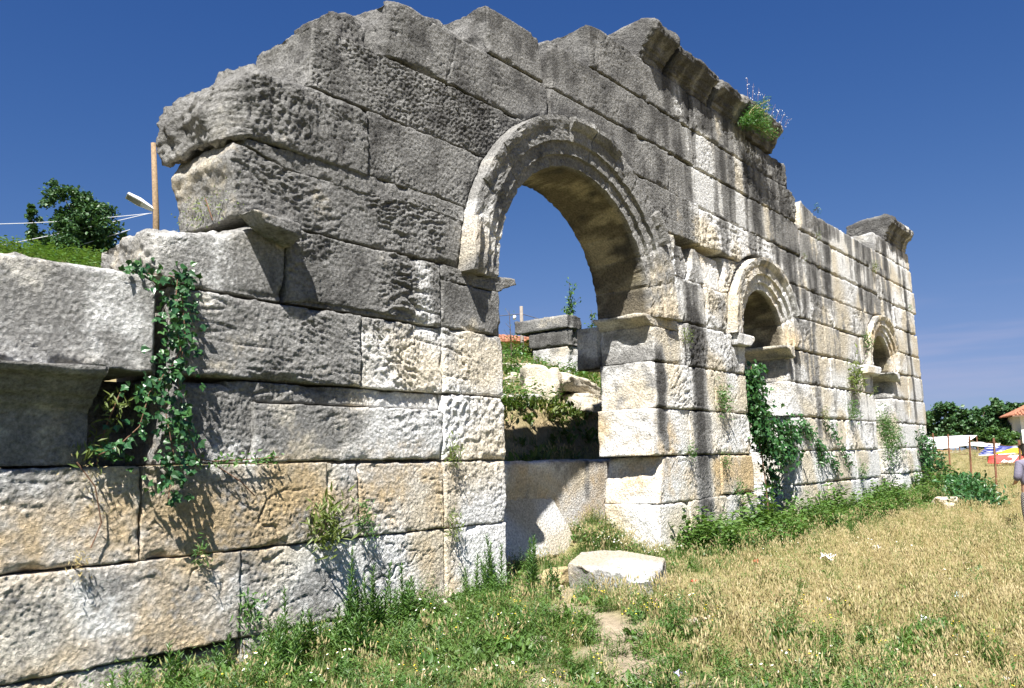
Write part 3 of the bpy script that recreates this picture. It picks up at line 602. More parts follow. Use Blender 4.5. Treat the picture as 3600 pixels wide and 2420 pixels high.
def rock(name, c, s, seed, label=None, cat='rock', group=None, sub=4, rz=0.0, amp=.10, tint=None, dark=-.2, parent=None, tilt=(0, 0), cuts=11):
    """an angular stone: a ball cut flat by random planes, then roughened"""
    bm = bmesh.new(); bmesh.ops.create_icosphere(bm, subdivisions=sub, radius=1); f = [[v.index for v in q.verts] for q in bm.faces]
    P = np.array([v.co for v in bm.verts]); bm.free(); rg = np.random.default_rng(int(seed*97)+3)
    nrm = rg.normal(size=(cuts, 3)); nrm /= np.linalg.norm(nrm, axis=1)[:, None]; nrm = np.concatenate([nrm, [[0, 0, 1], [0, 0, -1], [1, 0, 0], [-1, 0, 0], [0, -1, 0]]])
    dd = np.r_[rg.uniform(.55, .85, cuts), [.62]*5]
    for n_, d_ in zip(nrm, dd):
        ex = P @ n_ - d_; P = P - np.maximum(ex, 0)[:, None]*n_
    P *= np.array(s)/2/.66; k = min(s)
    n = P/np.maximum(1e-6, np.linalg.norm(P, axis=1))[:, None]
    P = P + n*(k*amp*(.7*noise(P, 1.3/k, seed)+.5*noise(P, 3.2/k, seed)+.35*noise(P, 8/k, seed)))[:, None]
    R = np.array((Euler((tilt[0], tilt[1], rz))).to_matrix()); P = P @ R.T + np.array(c)
    if tint is None: col = np.clip(lerp(CREAM, GREY*1.6, sstep(-.2, .6, noise(P, 1.7/k, seed)+dark)[:, None])*(1+.15*noise(P, 5/k, 2))[:, None], .02, .8)
    else: col = np.array(tint)*(1+.25*noise(P, 7/k, 3))[:, None]
    o = mesh_obj(name, P, f, STONE, parent, smooth=sub > 3, col=col)
    if label: tag(o, label, cat, group)
    return o
rock('boulder', (6.75, 4.3, 3.12), (1.15, 1.0, 1.05), 3.3, 'big cream boulder on the bank seen through the tall arch', 'boulder', tilt=(.1, .15), rz=.3, amp=.18, dark=-.5)
rock('boulder', (7.65, 4.15, 3.34), (1.75, .9, .42), 8.1, 'flat jutting rock overhanging from the big cream boulder', 'boulder', tilt=(.05, .12), rz=.15, amp=.22, dark=-.5)
rock('boulder', (7.75, 3.85, 3.04), (1.3, .7, .2), 9.7, 'thin cream rock ledge beneath the jutting rock', 'boulder', tilt=(.05, .05), rz=.1, amp=.25, dark=-.5)
rock('boulder', (7.6, 3.65, 2.84), (1.5, .7, .42), 5.1, 'low grey boulder under the thin ledge on the bank', 'boulder', rz=.1, amp=.16, dark=-.1)
rock('pale_slab', (5.1, 4.1, 2.93), (2.0, .8, .26), 6.1, 'bright white slab lying on the bank left of the big cream boulder', 'stone slab', rz=.1, amp=.08, tint=(.72, .70, .66), tilt=(0, -.05))
HILLG = 'stones strewn over the slope behind the tall arch'
LB = ['rightmost upper','upper middle','left','large left','lower left','broad lower','middle right','lowest right','lowest left']
for i, (x, y, s) in enumerate([(11.3, 9.0, .55), (10.6, 8.3, .5), (9.1, 7.2, .6), (9.4, 6.7, .8), (7.4, 5.8, .55), (8.2, 6.3, .7), (10.2, 7.5, .6), (8.9, 6.0, .05), (6.4, 5.2, .45)]):
    rock('slope_stone', (x, y, gh(x, y)+s*.1), (s*1.3, s, s*.6), 2.2*i+1, LB[i]+' pale stone half sunk in the grassy slope behind the tall arch', 'stone', HILLG, sub=3, rz=i*1.1, amp=.14, dark=-.3)
STACK = empty('stacked_wall_blocks', (12, 7.3, 4.4)); tag(STACK, 'stack of three squared grey blocks on the slope behind the tall arch', 'wall', kind='thing')
SI = Matrix.Translation((-12, -7.3, -4.4))
for (y0, y1, z0, z1, dx, dk) in ((7.25, 9.32, 5.62, 6.03, 0, .18), (7.30, 8.82, 5.10, 5.60, .05, .22), (7.35, 8.7, 4.2, 5.08, .1, -.25)):
    M = basis((12+dx, y1, z0), (0, -1, 0), (0, 0, 1)); b, r, t, l = quad(0, y1-y0, 0, z1-z0)
    o = block(b, r, t, l, w0=0, w1=.78, M=M, exposed='blrt', style='p', name='stone', rad={'l': .06, 't': .05, 'r': .04, 'b': .03}, spacing=.04, samp=.035, dark=dk)
    o.parent = STACK; o.matrix_parent_inverse = SI
# a darker hanging block behind the right impost
b, r, t, l = quad(4.75, 5.6, 3.36, 4.06)
PATHG = 'loose stones beside the dirt path'
rock('loose_stone', (.55, -.5, .07), (.34, .3, .3), 4.4, 'small yellow stone in the grass left of the flat fallen block', 'stone', amp=.12, tint=(.45, .36, .2), sub=3)
PL = ['pale stone touching the small yellow one', 'pale stone left of the small yellow one', 'pale pebble behind the small yellow stone', 'pale pebble at the head of the dirt path', 'pale stone at the bend of the dirt path', 'small pebble at the bend of the dirt path', 'pale stone alone in the grass left of the dirt path']
for i, (x, y, s) in enumerate([(.2, -.75, .16), (-.05, -.85, .14), (.6, -.2, .13), (.35, -1.0, .1), (-.9, -3.2, .13), (-.75, -3.35, .1), (-2.1, -2.2, .12)]):
    rock('loose_stone', (x, y, gh(x, y)+s*.2), (s*1.2, s, s*.7), 3.1*i, PL[i], 'stone', PATHG, amp=.12, tint=(.5, .43, .34), sub=2)
for i, (x, y, s) in enumerate([(16.4, -1.85, .5), (16.9, -1.5, .35), (15.6, -2.0, .3)]):
    rock('loose_stone', (x, y, gh(x, y)+s*.2), (s*1.2, s, s*.6), 5.1*i, ['larger', 'small upper', 'small lower'][i]+' pale stone by the dark shrub at the far wall end', 'stone', 'stones by the far wall end', amp=.12, tint=(.55, .47, .38), sub=3)

# ================================================================== left background: lamp, pole, wires
WOOD = simple_mat('weathered_wood', (.22, .15, .085), .85, .35, 14, .4); METAL_W = simple_mat('lamp_housing', (.62, .63, .64), .4, .08)
GLASS_D = simple_mat('lamp_glass', (.25, .24, .2), .2, .1); WIRE = simple_mat('pale_cable', (.55, .56, .6), .5, .05); RUST = simple_mat('rusty_iron', (.19, .085, .045), .85, .3, 20)
lamp = empty('street_lamp', (7.72, 23.8, gh(7.72, 23.8)))
tag(lamp, 'brown wooden pole with a tilted white street lamp rising behind the left wall', 'street lamp')
z0 = gh(7.72, 23.8)
MB().tube([(0, 0, -.3), (-.08, .02, 11.6-z0), (-.27, .06, 14.62-z0)], [.14, .12, .095], 10).build('pole', WOOD, lamp, True)
hd = MB(); a = Vector((-.19, .06, 11.88-z0)); d = Vector((-.86, .44, .50)); up = Vector((.42, -.1, .72)).normalized() + Vector((.44, .86, .28)); up = (up - d.normalized()*up.dot(d.normalized())).normalized(); sd_ = d.normalized().cross(up).normalized()
def lampbox(p, q, w0, w1, h0, h1):
    v = []
    for c, w, h in ((p, w0, h0), (q, w1, h1)):
        for u_, s_ in ((-.3, -1), (-.3, 1), (.7, .75), (.7, -.75)): v.append(c + up*h*u_ + sd_*w*s_*.5)
    return v, [(3, 2, 1, 0), (4, 5, 6, 7), (0, 1, 5, 4), (1, 2, 6, 5), (2, 3, 7, 6), (3, 0, 4, 7)]
hd.add(*lampbox(a, a+d*.55, .16, .30, .12, .24)); hd.add(*lampbox(a+d*.55, a+d, .30, .26, .24, .18)); head_o = hd.build('lamp_head', METAL_W, lamp)
g = MB(); g.add(*lampbox(a+d*.45-up*.075, a+d*.97-up*.065, .22, .20, .05, .05)); g.build('lamp_glass', GLASS_D, head_o)
MB().tube([(-.06, .03, 11.6-z0), a], .03, 6).build('bracket', METAL_W, lamp)
for i, (p, q, lab) in enumerate([((7.5, 23.9, 11.75), (-4, 27.6, 10.2), 'uppermost of the pale cables sagging left from the wooden pole'), ((7.4, 23.9, 11.72), (-6, 28.4, 7.6), 'middle pale cable sagging left from the wooden pole'),
                                 ((6.8, 24.2, 11.0), (-4, 28.2, 6.3), 'lower pale cable dropping left behind the low wall'), ((7.0, 24.1, 10.3), (3.0, 25.6, 7.5), 'lowest short pale cable behind the low wall')]):
    p, q = Vector(p), Vector(q); pts = [p.lerp(q, k/14) - Vector((0, 0, .9*math.sin(math.pi*k/14)*(.55 if i < 2 else .3))) for k in range(15)]
    tag(MB().tube(pts, .016, 5).build('cable', WIRE), lab, 'cable')
# behind the arch: pole with its wire, tiled house
pole = empty('utility_pole', (17.2, 13.1, 5.2)); tag(pole, 'thin wooden pole with an insulator behind the stacked blocks', 'utility pole')
MB().tube([(0, 0, -.4), (0, 0, 2.55)], [.08, .065], 8).build('pole', simple_mat('grey_wood', (.22, .19, .16), .9, .2, 14), pole, True)
MB().tube([(-.22, .2, 2.02), (-.20, .18, 2.16), (-.2, .18, 2.2)], [.05, .07, .03], 8).build('insulator', simple_mat('porcelain', (.7, .7, .68), .3), pole, True)
p, q, r2 = Vector((17.2, 13.1, 7.45)), Vector((13.0, 19.0, 7.8)), Vector((22.5, 9.0, 6.4))
tag(MB().tube([p.lerp(q, k/10)-Vector((0, 0, .25*math.sin(math.pi*k/10))) for k in range(11)] , .014, 4).build('cable', simple_mat('dark_cable', (.08, .08, .1))), 'dark cable running left from the thin pole behind the stacked blocks', 'cable')
tag(MB().tube([p.lerp(r2, k/10)-Vector((0, 0, .25*math.sin(math.pi*k/10))) for k in range(11)], .014, 4).build('cable', bpy.data.materials['dark_cable']), 'dark cable dropping right from the thin pole behind the stacked blocks', 'cable')
TILE = simple_mat('clay_tile', (.30, .125, .07), .8, .4, 5, .3); PLASTER = simple_mat('white_plaster', (.78, .77, .74), .8, .05, 2); OCHREW = simple_mat('ochre_plaster', (.5, .38, .18), .9, .15, 3)
def house(name, label, c, rz, w, d, wall_h, roof_h, wallmat, over=.4, win=True):
    h = empty(name, c, rz); tag(h, label, 'house')
    m = MB().box((0, 0, wall_h/2), (w, d, wall_h)); m.build('wall', wallmat, h)
    rm = MB(); e = over; X, Y = w/2+e, d/2+e; rx = max(0, X-Y)
    rm.add([(-X, -Y, wall_h), (X, -Y, wall_h), (X, Y, wall_h), (-X, Y, wall_h), (-rx, 0, wall_h+roof_h), (rx, 0, wall_h+roof_h)], [(0, 1, 5, 4), (1, 2, 5), (2, 3, 4, 5), (3, 0, 4), (3, 2, 1, 0)])
    ro = rm.build('roof', TILE, h)
    tm = MB()                                                       # rows of clay tiles down each slope
    for sx in (-1, 1):
        n = int(2*Y/.3)
        for k in range(n+1):
            y = -Y + 2*Y*k/n; f = 1-abs(y)/Y
            x0, z0_ = sx*X, wall_h; x1, z1_ = sx*lerp(X, rx, f), wall_h+roof_h*f
            if f > .05: tm.tube([(x0, y, z0_+.05), (x1, y, z1_+.05)], .09, 6)
    for sy in (-1, 1):
        n = int(2*X/.3)
        for k in range(n+1):
            x = -X + 2*X*k/n; f = min(1, (X-abs(x))/max(.01, X-rx))
            if f > .05: tm.tube([(x, sy*Y, wall_h+.05), (x, sy*lerp(Y, 0, f), wall_h+roof_h*f+.05)], .09, 6)
    tag(tm.build('roof_tiles', TILE, ro), kind='stuff')
    MB().box((0, -Y, wall_h-.06), (2*X, .06, .14)).build('eaves_board', simple_mat('eaves_'+name, (.12, .08, .05)), h)
    if win:
        for xw in (-w*.25, w*.22):
            f = MB().box((xw, -d/2-.02, wall_h*.55), (1.1, .08, 1.2)).build('window', simple_mat('frame_'+name, (.5, .48, .45)), h)
            MB().box((xw, -d/2-.065, wall_h*.55), (.94, .02, 1.04)).build('pane', simple_mat('pane_'+name, (.05, .06, .08), .15), f)
    return h
house('ochre_house', 'small ochre house with a red tile roof beyond the slope behind the arch', (24.6, 20.6, 5.0), math.radians(40), 5.2, 4.0, 2.45, .62, OCHREW)
house('white_house', 'white plastered house with a red tile roof at the right edge of the field', (83.6, 2.2, 1.4), math.radians(-70), 8.5, 6.5, 3.2, 1.9, PLASTER, over=.75)

# ================================================================== right background: fence, market awnings
fence = empty('wire_fence', (28, 0, .6)); tag(fence, 'open wire fence on thin rusty posts across the right field', 'fence')
FI = Matrix.Translation((-28, 0, -.6)); PX = [(45.0, 5.6), (36.98, 3.03), (31.69, 1.26), (26.09, -.59), (22.63, -1.96), (19.0, -3.2), (15.4, -4.45)]
tops = []
for i, (x, y) in enumerate(PX):
    z = gh(x, y); lean = [.04, -.1, -.12, -.16, -.13, -.10, .05][i]
    o = MB().tube([(x, y, z-.2), (x+lean*.5, y+lean*.6, z+1.62)], .034, 6).build('post', RUST); o.parent = fence; o.matrix_parent_inverse = FI; tops.append((x+lean*.5, y+lean*.6, z+1.62, x, y, z))
for hgt in (.93, .6):
    for a, b in zip(tops[:-1], tops[1:]):
        A = Vector(a[3:]).lerp(Vector(a[:3]), hgt); B_ = Vector(b[3:]).lerp(Vector(b[:3]), hgt)
        o = MB().tube([A.lerp(B_, k/8)-Vector((0, 0, .10*math.sin(math.pi*k/8))) for k in range(9)], .008, 4).build('wire', RUST); o.parent = fence; o.matrix_parent_inverse = FI
TARP = simple_mat('white_tarpaulin', (.78, .78, .79), .6, .05, 2); GREYT = simple_mat('grey_canvas', (.42, .41, .38), .8, .12, 2); BLUEC = simple_mat('blue_cloth', (.045, .06, .26), .8)
REDC = simple_mat('red_cloth', (.55, .05, .04), .7); YEL = simple_mat('yellow_cloth', (.72, .50, .02), .7); WHC = simple_mat('white_print', (.8, .8, .78), .7); DKC = simple_mat('dark_goods', (.06, .055, .06), .9); CARD = simple_mat('cardboard', (.36, .2, .11), .9)
def sheet(mb, c4, n=10, sag=.1, seed=0.0, thick=.03):
    a, b, c, d = [Vector(p) for p in c4]; vs = []
    for side in (0, 1):
        for j in range(n+1):
            for i in range(n+1):
                u, v = i/n, j/n; p = a.lerp(b, u).lerp(d.lerp(c, u), v)
                p.z -= sag*(math.sin(math.pi*u)*.6+math.sin(math.pi*v)*.5) + .05*math.sin(9*u+seed)*math.sin(5*v+seed) + side*thick; vs.append(p)
    m = (n+1)**2; f = []
    for j in range(n):
        for i in range(n):
            q = (j*(n+1)+i, j*(n+1)+i+1, (j+1)*(n+1)+i+1, (j+1)*(n+1)+i); f.append(q); f.append(tuple(m+k for k in q[::-1]))
    rim = [i for i in range(n+1)] + [(j+1)*(n+1)-1 for j in range(1, n+1)] + [n*(n+1)+i for i in range(n-1, -1, -1)] + [j*(n+1) for j in range(n-1, 0, -1)]
    for i in range(len(rim)):
        p, q = rim[i], rim[(i+1) % len(rim)]; f.append((q, p, p+m, q+m))
    return mb.add(vs, f)
def stall(name, label, c4, mat, poles, cat='awning', seed=0.0, sag=.1):
    h = empty(name, (c4[0][0], c4[0][1], gh(c4[0][0], c4[0][1]))); inv = Matrix.Translation([-k for k in h.location]); tag(h, label, cat)
    o = sheet(MB(), c4, 10, sag, seed).build('canopy', mat, None, True); o.parent = h; o.matrix_parent_inverse = inv
    for (x, y, z) in poles:
        o = MB().tube([(x, y, gh(x, y)-.1), (x, y, z)], .04, 6).build('pole', RUST); o.parent = h; o.matrix_parent_inverse = inv
    return h
stall('white_awning', 'long white tarpaulin awning sloping down toward the field', [(68.6, 15.5, 1.95), (68.9, 8.35, 1.87), (71.3, 7.25, 2.84), (70.8, 15.5, 3.02)], TARP, [(68.8, 8.5, 1.85), (71.3, 7.3, 2.8), (68.6, 13, 1.9), (71, 12.4, 2.85)], sag=.05)
stall('grey_awning', 'small grey canvas awning right of the white tarpaulin', [(57.2, 6.0, 1.95), (57.7, 3.6, 1.90), (58.6, 3.55, 2.03), (58.2, 5.2, 2.24)], GREYT, [(57.3, 5.9, 1.9), (57.7, 3.7, 1.85), (58.5, 3.7, 2.0)], seed=2.0, sag=.03)
stall('yellow_awning', 'yellow canvas awning above the red cloth near the house', [(36.4, .35, 1.50), (36.5, -1.6, 1.36), (37.6, -1.6, 1.72), (37.4, -.55, 1.66)], YEL, [(36.5, .2, 1.45), (36.6, -1.5, 1.36), (37.5, -1.5, 1.65)], seed=1.0, sag=.02)
h = stall('striped_tarpaulin', 'blue and white striped tarpaulin heap beside the yellow awning', [(39.8, 1.6, 1.35), (39.9, -.1, 1.42), (40.8, -.1, 1.72), (40.7, 1.2, 1.86)], WHC, [(40.0, 1.2, 1.4), (40.1, .1, 1.4)], 'tarpaulin', 3.0, .03)
for k in range(6):
    v = .06+k*.165; a = Vector((39.8, 1.6, 1.37)).lerp(Vector((40.7, 1.2, 1.88)), v); b_ = Vector((39.9, -.1, 1.44)).lerp(Vector((40.8, -.1, 1.74)), v)
    o = MB().tube([a.lerp(b_, q/6)-Vector((0, 0, .022*math.sin(math.pi*q/6)))+Vector((0, 0, .012)) for q in range(7)], .032, 5).build('stripe', BLUEC); o.parent = h; o.matrix_parent_inverse = Matrix.Translation([-c for c in h.location])
rc = empty('red_banner', (36.0, 0, gh(36, 0))); tag(rc, 'red cloth banner with white shapes hung under the yellow awning', 'banner'); ri_ = Matrix.Translation([-c for c in rc.location])
def rc_add(o): o.parent = rc; o.matrix_parent_inverse = ri_
rc_add(sheet(MB(), [(35.95, .55, 1.02), (36.1, -1.7, .98), (36.45, -1.65, 1.38), (36.3, .5, 1.34)], 8, .0, .4).build('cloth', REDC, None, True))
def on_banner(u, v, lift=.045):
    a = Vector((35.95, .55, 1.02)).lerp(Vector((36.1, -1.7, .98)), u); b2 = Vector((36.3, .5, 1.34)).lerp(Vector((36.45, -1.65, 1.38)), u); p = a.lerp(b2, v); return p + Vector((-.6, 0, .05))*lift*1.6
for quad_ in ([(.24, .05), (.46, .05), (.56, .92), (.40, .98)], [(.70, .05), (.76, .05), (.80, .05), (.75, .95), (.64, .95)]):
    pts = [on_banner(*q) for q in quad_]; n = len(pts); pts2 = [p+Vector((.03, 0, -.02)) for p in pts]
    rc_add(MB().add(pts+pts2, [tuple(range(n-1, -1, -1)), tuple(range(n, 2*n))]+[(i, (i+1) % n, n+(i+1) % n, n+i) for i in range(n)]).build('white_shape', WHC))
pts = [on_banner(.38+.075*math.cos(a_*.785), .5+.22*math.sin(a_*.785), .09) for a_ in range(8)]; pts2 = [p+Vector((.05, 0, -.03)) for p in pts]
rc_add(MB().add(pts+pts2, [tuple(range(7, -1, -1)), tuple(range(8, 16))]+[(i, (i+1) % 8, 8+(i+1) % 8, 8+i) for i in range(8)]).build('red_shape', REDC))
o = sheet(MB(), [(57.0, 4.35, 1.42), (57.0, 4.05, 1.42), (57.02, 4.0, 1.80), (57.02, 4.3, 1.80)], 6, 0, 1).build('blue_cloth', BLUEC, None, True); tag(o, 'dark blue cloth hanging in front of the grey awning', 'cloth')
o = MB().box((57.1, 5.2, 1.62), (.5, .45, .4), .4).box((57.05, 4.9, 1.56), (.4, .3, .28), .2).box((57.2, 5.5, 1.55), (.3, .25, .3), -.3).build('goods_pile', DKC); tag(o, 'dark heap of goods under the grey awning', 'goods')
o = MB().box((66, 9.0, 1.58), (.8, 1.6, .28), .2).box((66.2, 10.7, 1.55), (.7, 1.1, .22), -.1).box((66, 11.9, 1.6), (.6, .8, .3), .3).build('carton_pile', CARD); tag(o, 'brown cartons stacked below the white tarpaulin awning', 'cartons')
o = MB().box((64.5, 8.6, 1.50), (.6, 4.2, .1), .05).box((64.7, 12.2, 1.52), (.6, 3.4, .14), -.03).build('white_sheet_pile', TARP); tag(o, 'low white sheet spread on the ground before the cartons', 'sheet')

# ================================================================== litter in the grass
def scrap(name, label, c, size, mat, seed, cat='litter'):
    rr = random.Random(seed); n = 5; v = []; s = size*.62
    for side in (0, 1):
        for j in range(n):
            for i in range(n):
                v.append((s*(i/(n-1)-.5)*1.3+.12*s*rr.uniform(-1, 1)*(side == 0), s*(j/(n-1)-.5), .35*s*math.sin(i*1.7+seed)*math.cos(j*1.3+seed*2) - side*.006+.25*s))
    m = n*n
    for k in range(m): v[m+k] = (v[k][0], v[k][1], v[k][2]-.006)
    f = []
    for j in range(n-1):
        for i in range(n-1):
            q = (j*n+i, j*n+i+1, (j+1)*n+i+1, (j+1)*n+i); f.append(q); f.append(tuple(m+k for k in q[::-1]))
    o = mesh_obj(name, v, f, mat, None, True); o.location = c; o.rotation_euler = (rr.uniform(-.3, .3), rr.uniform(-.3, .3), rr.uniform(0, 6)); tag(o, label, cat); return o
PAP = simple_mat('scrap_paper', (.78, .78, .78), .7, .05); PINK = simple_mat('pink_paper', (.62, .28, .30), .7); REDP = simple_mat('red_paper', (.55, .06, .04), .7); LIL = simple_mat('lilac_paper', (.45, .42, .68), .7); BUFF = simple_mat('buff_paper', (.62, .5, .36), .8); BLUP = simple_mat('pale_blue_paper', (.45, .6, .65), .7)
for nm, lab, (x, y), s, m in [('paper_scrap', 'bright white paper scrap below the ivy doorway at the edge of the green strip', (4.22, -2.76), .26, PAP), ('paper_scrap', 'smaller white scrap just beyond the bright one', (4.7, -2.6), .16, PAP),
        ('paper_scrap', 'pale blue scrap in the dry grass on the right', (1.54, -5.05), .15, BLUP), ('paper_scrap', 'red scrap in the grass strip below the right pier', (3.62, -1.92), .13, REDP), ('paper_scrap', 'red and white scrap right of the flat fallen block', (1.45, -2.0), .13, REDP),
        ('paper_scrap', 'buff crumpled paper at the edge of the dirt path', (-.87, -3.28), .17, BUFF), ('paper_scrap', 'white crumpled scrap in the dry grass at lower right', (.06, -5.06), .11, PAP), ('paper_scrap', 'buff scrap beside the crumpled white one at lower right', (.03, -5.2), .09, BUFF),
        ('paper_scrap', 'cream scrap low in the dry grass near the bottom', (-1.22, -5.12), .09, BUFF), ('paper_scrap', 'pink scrap by the dirt path below the flat fallen block', (-.26, -2.43), .11, PINK), ('paper_scrap', 'white scrap alone in the middle of the dry grass', (.76, -3.94), .09, PAP),
        ('paper_scrap', 'lilac scrap at the bottom edge of the grass', (-2.58, -3.91), .09, LIL), ('paper_scrap', 'white scrap at the foot of the green strip toward the far wall end', (6.1, -2.9), .18, PAP), ('paper_scrap', 'long pale board scrap in the grass at right', (4.55, -4.56), .2, BUFF)]:
    scrap(nm, lab, (x, y, gh(x, y)+.05), s, m, x*3.1+y)
GL = simple_mat('green_glass', (.01, .16, .085), .08, .1)
gm_, gnt, gb = new_mat('bottle_glass'); gb.inputs['Base Color'].default_value = (.02, .30, .16, 1); gb.inputs['Roughness'].default_value = .06; gb.inputs['Transmission Weight'].default_value = .7; gb.inputs['IOR'].default_value = 1.5
bot = empty('glass_bottle', (-1.72, -6.0, gh(-1.72, -6.0)+.045)); tag(bot, 'green glass bottle lying in the grass at lower right', 'bottle')
ax = Vector((.55, -.83, .02)).normalized(); up3 = Vector((0, 0, 1))
pr = [(-.02, .014), (0, .016), (.07, .016), (.11, .026), (.14, .038), (.30, .039), (.315, .030)]
bo = MB().tube([tuple(ax*a_) for a_, _ in pr], [r_ for _, r_ in pr], 16).build('glass', gm_, bot, True)
MB().tube([tuple(ax*-.022), tuple(ax*.004)], .0185, 12).build('cap', simple_mat('bottle_cap', (.75, .75, .78), .4), bot, True)
MB().tube([tuple(ax*.17), tuple(ax*.25)], .0402, 16, False).build('paper_label', simple_mat('bottle_label', (.5, .6, .58), .6), bot, True)

# ================================================================== the man at the right edge
SKIN = simple_mat('skin', (.42, .24, .16), .55, .06); SHIRT = simple_mat('mauve_shirt', (.155, .145, .20), .85, .12, 30, .3); HAIR = simple_mat('dark_hair', (.03, .025, .02), .6, .2, 60)
TROU, tnt, tb = new_mat('striped_trousers'); tb.inputs['Roughness'].default_value = .85
tco = N(tnt, 'ShaderNodeTexCoord'); wv = N(tnt, 'ShaderNodeTexWave', Scale=14.0, Distortion=1.5); wv.bands_direction = 'DIAGONAL'; tnt.links.new(tco.outputs['Object'], wv.inputs['Vector'])
crr = N(tnt, 'ShaderNodeValToRGB'); crr.color_ramp.elements[0].color = (.03, .028, .03, 1); crr.color_ramp.elements[1].color = (.30, .28, .26, 1); crr.color_ramp.elements[0].position = .35; crr.color_ramp.elements[1].position = .65
tnt.links.new(wv.outputs['Fac'], crr.inputs['Fac']); tnt.links.new(crr.outputs[0], tb.inputs['Base Color'])
def skin_mesh(name, verts, edges, radii, mat, parent, root=0, sub=2):
    me = bpy.data.meshes.new(name); me.from_pydata(verts, edges, []); me.materials.append(mat); o = bpy.data.objects.new(name, me); link(o, parent)
    if not me.skin_vertices: me.attributes.new('tmp', 'FLOAT', 'POINT')
    m = o.modifiers.new('skin', 'SKIN'); m.use_smooth_shade = True
    bm = bmesh.new(); bm.from_mesh(me); lay = bm.verts.layers.skin.verify()
    for v in bm.verts:
        r_ = radii[v.index]; v[lay].radius = r_ if isinstance(r_, tuple) else (r_, r_); v[lay].use_root = (v.index == root)
    bm.to_mesh(me); bm.free(); s = o.modifiers.new('sub', 'SUBSURF'); s.levels = s.render_levels = sub
    return o
man = empty('person', (9.76, -4.68, gh(9.76, -4.68)), math.radians(-46)); man.scale = (.93, .93, .91)
tag(man, 'person in a mauve shirt and striped trousers seen from behind at the right edge', 'person')
# local axes: faces +y, left arm at -x
B = [(0, 0, .95), (0, .0, 1.12), (0, -.01, 1.30), (0, -.02, 1.44), (0, 0, 1.53), (0, .03, 1.63), (0, .03, 1.72),
     (-.10, 0, .90), (-.11, .02, .50), (-.11, -.02, .09), (-.11, .12, .04), (.10, 0, .90), (.12, -.03, .50), (.12, -.08, .09), (.12, .06, .04),
     (-.19, -.02, 1.42), (-.27, -.05, 1.14), (-.20, .16, 1.02), (-.14, .26, 1.02), (.19, -.02, 1.42), (.27, -.05, 1.14), (.20, .16, 1.02), (.14, .26, 1.02)]
E_ = [(0, 1), (1, 2), (2, 3), (3, 4), (4, 5), (5, 6), (0, 7), (7, 8), (8, 9), (9, 10), (0, 11), (11, 12), (12, 13), (13, 14), (3, 15), (15, 16), (16, 17), (17, 18), (3, 19), (19, 20), (20, 21), (21, 22)]
RB = [.13, .12, .14, .12, .055, .085, .075, .085, .06, .045, .04, .085, .06, .045, .04, .06, .045, .035, .03, .06, .045, .035, .03]
body = skin_mesh('body', B, E_, RB, SKIN, man)
for sx, base in ((-1, Vector(B[18])), (1, Vector(B[22]))):
    for k in range(4):
        p0 = base + Vector((sx*(.028-.018*k)*-1, .0, .02-.016*k)); 
        skin_mesh('finger', [p0-Vector((0, .03, 0)), p0+Vector((-sx*.01, .05, -.006)), p0+Vector((-sx*.03, .07-.008*abs(k-1), -.03))], [(0, 1), (1, 2)], [.011, .010, .008], SKIN, body, sub=1)
    skin_mesh('thumb', [base, base+Vector((-sx*.03, .03, .03)), base+Vector((-sx*.035, .07, .03))], [(0, 1), (1, 2)], [.014, .012, .009], SKIN, body, sub=1)
S_V = [(0, 0, .93), (0, 0, 1.12), (0, -.01, 1.30), (0, -.02, 1.43), (0, -.01, 1.49), (-.20, -.02, 1.42), (-.275, -.05, 1.14), (-.245, .05, 1.09), (.20, -.02, 1.42), (.275, -.05, 1.14), (.245, .05, 1.09)]
skin_mesh('shirt', S_V, [(0, 1), (1, 2), (2, 3), (3, 4), (3, 5), (5, 6), (6, 7), (3, 8), (8, 9), (9, 10)], [(.20, .15), (.19, .15), (.20, .15), (.17, .13), .075, .085, .082, .075, .085, .082, .075], SHIRT, man)
skin_mesh('trousers', [(0, 0, .98), (0, 0, .90), (-.10, 0, .84), (-.12, .02, .50), (-.115, -.02, .10), (.10, 0, .84), (.13, -.03, .50), (.125, -.08, .10)], [(0, 1), (1, 2), (2, 3), (3, 4), (1, 5), (5, 6), (6, 7)],
          [(.17, .13), (.18, .14), .115, .095, .085, .115, .095, .085], TROU, man)
skin_mesh('hair', [(0, .0, 1.70), (0, .03, 1.78), (0, -.04, 1.64)], [(0, 1), (0, 2)], [.098, .075, .075], HAIR, man)
for sx, (x, y) in ((-1, (-.11, .06)), (1, (.12, .0))): MB().box((x, y, .045), (.10, .27, .09), 0, .8).build('shoe', DKC, man)

# ================================================================== vegetation
def leaf_mesh(template_v, template_f, pos, frames, scale):
    """many copies of one leaf as arrays: frames = (n,3,3) columns are the leaf's x, y, z axes"""
    tv = np.asarray(template_v, float); n = len(pos); m = len(tv)
    V = np.einsum('nij,mj->nmi', frames, tv)*np.asarray(scale)[:, None, None] + np.asarray(pos)[:, None, :]
    F = [tuple(i*m+k for k in f) for i in range(n) for f in template_f]
    return V.reshape(-1, 3), F
def frames_from(dirs, ups):
    y = dirs/np.maximum(1e-9, np.linalg.norm(dirs, axis=1))[:, None]; z = ups - y*np.sum(ups*y, 1)[:, None]
    z /= np.maximum(1e-9, np.linalg.norm(z, axis=1))[:, None]; x = np.cross(y, z); return np.stack([x, y, z], 2)
def rnd_unit(n, rg):
    v = rg.normal(size=(n, 3)); return v/np.linalg.norm(v, axis=1)[:, None]
IVY_V = [(0, 0, 0), (.30, .05, .03), (.55, .38, .0), (.30, .50, .05), (0, 1.0, -.06), (-.30, .50, .05), (-.55, .38, .0), (-.30, .05, .03), (0, .42, -.05)]
IVY_F = [(0, 1, 8), (1, 2, 3, 8), (3, 4, 8), (4, 5, 8), (5, 6, 7, 8), (7, 0, 8)]
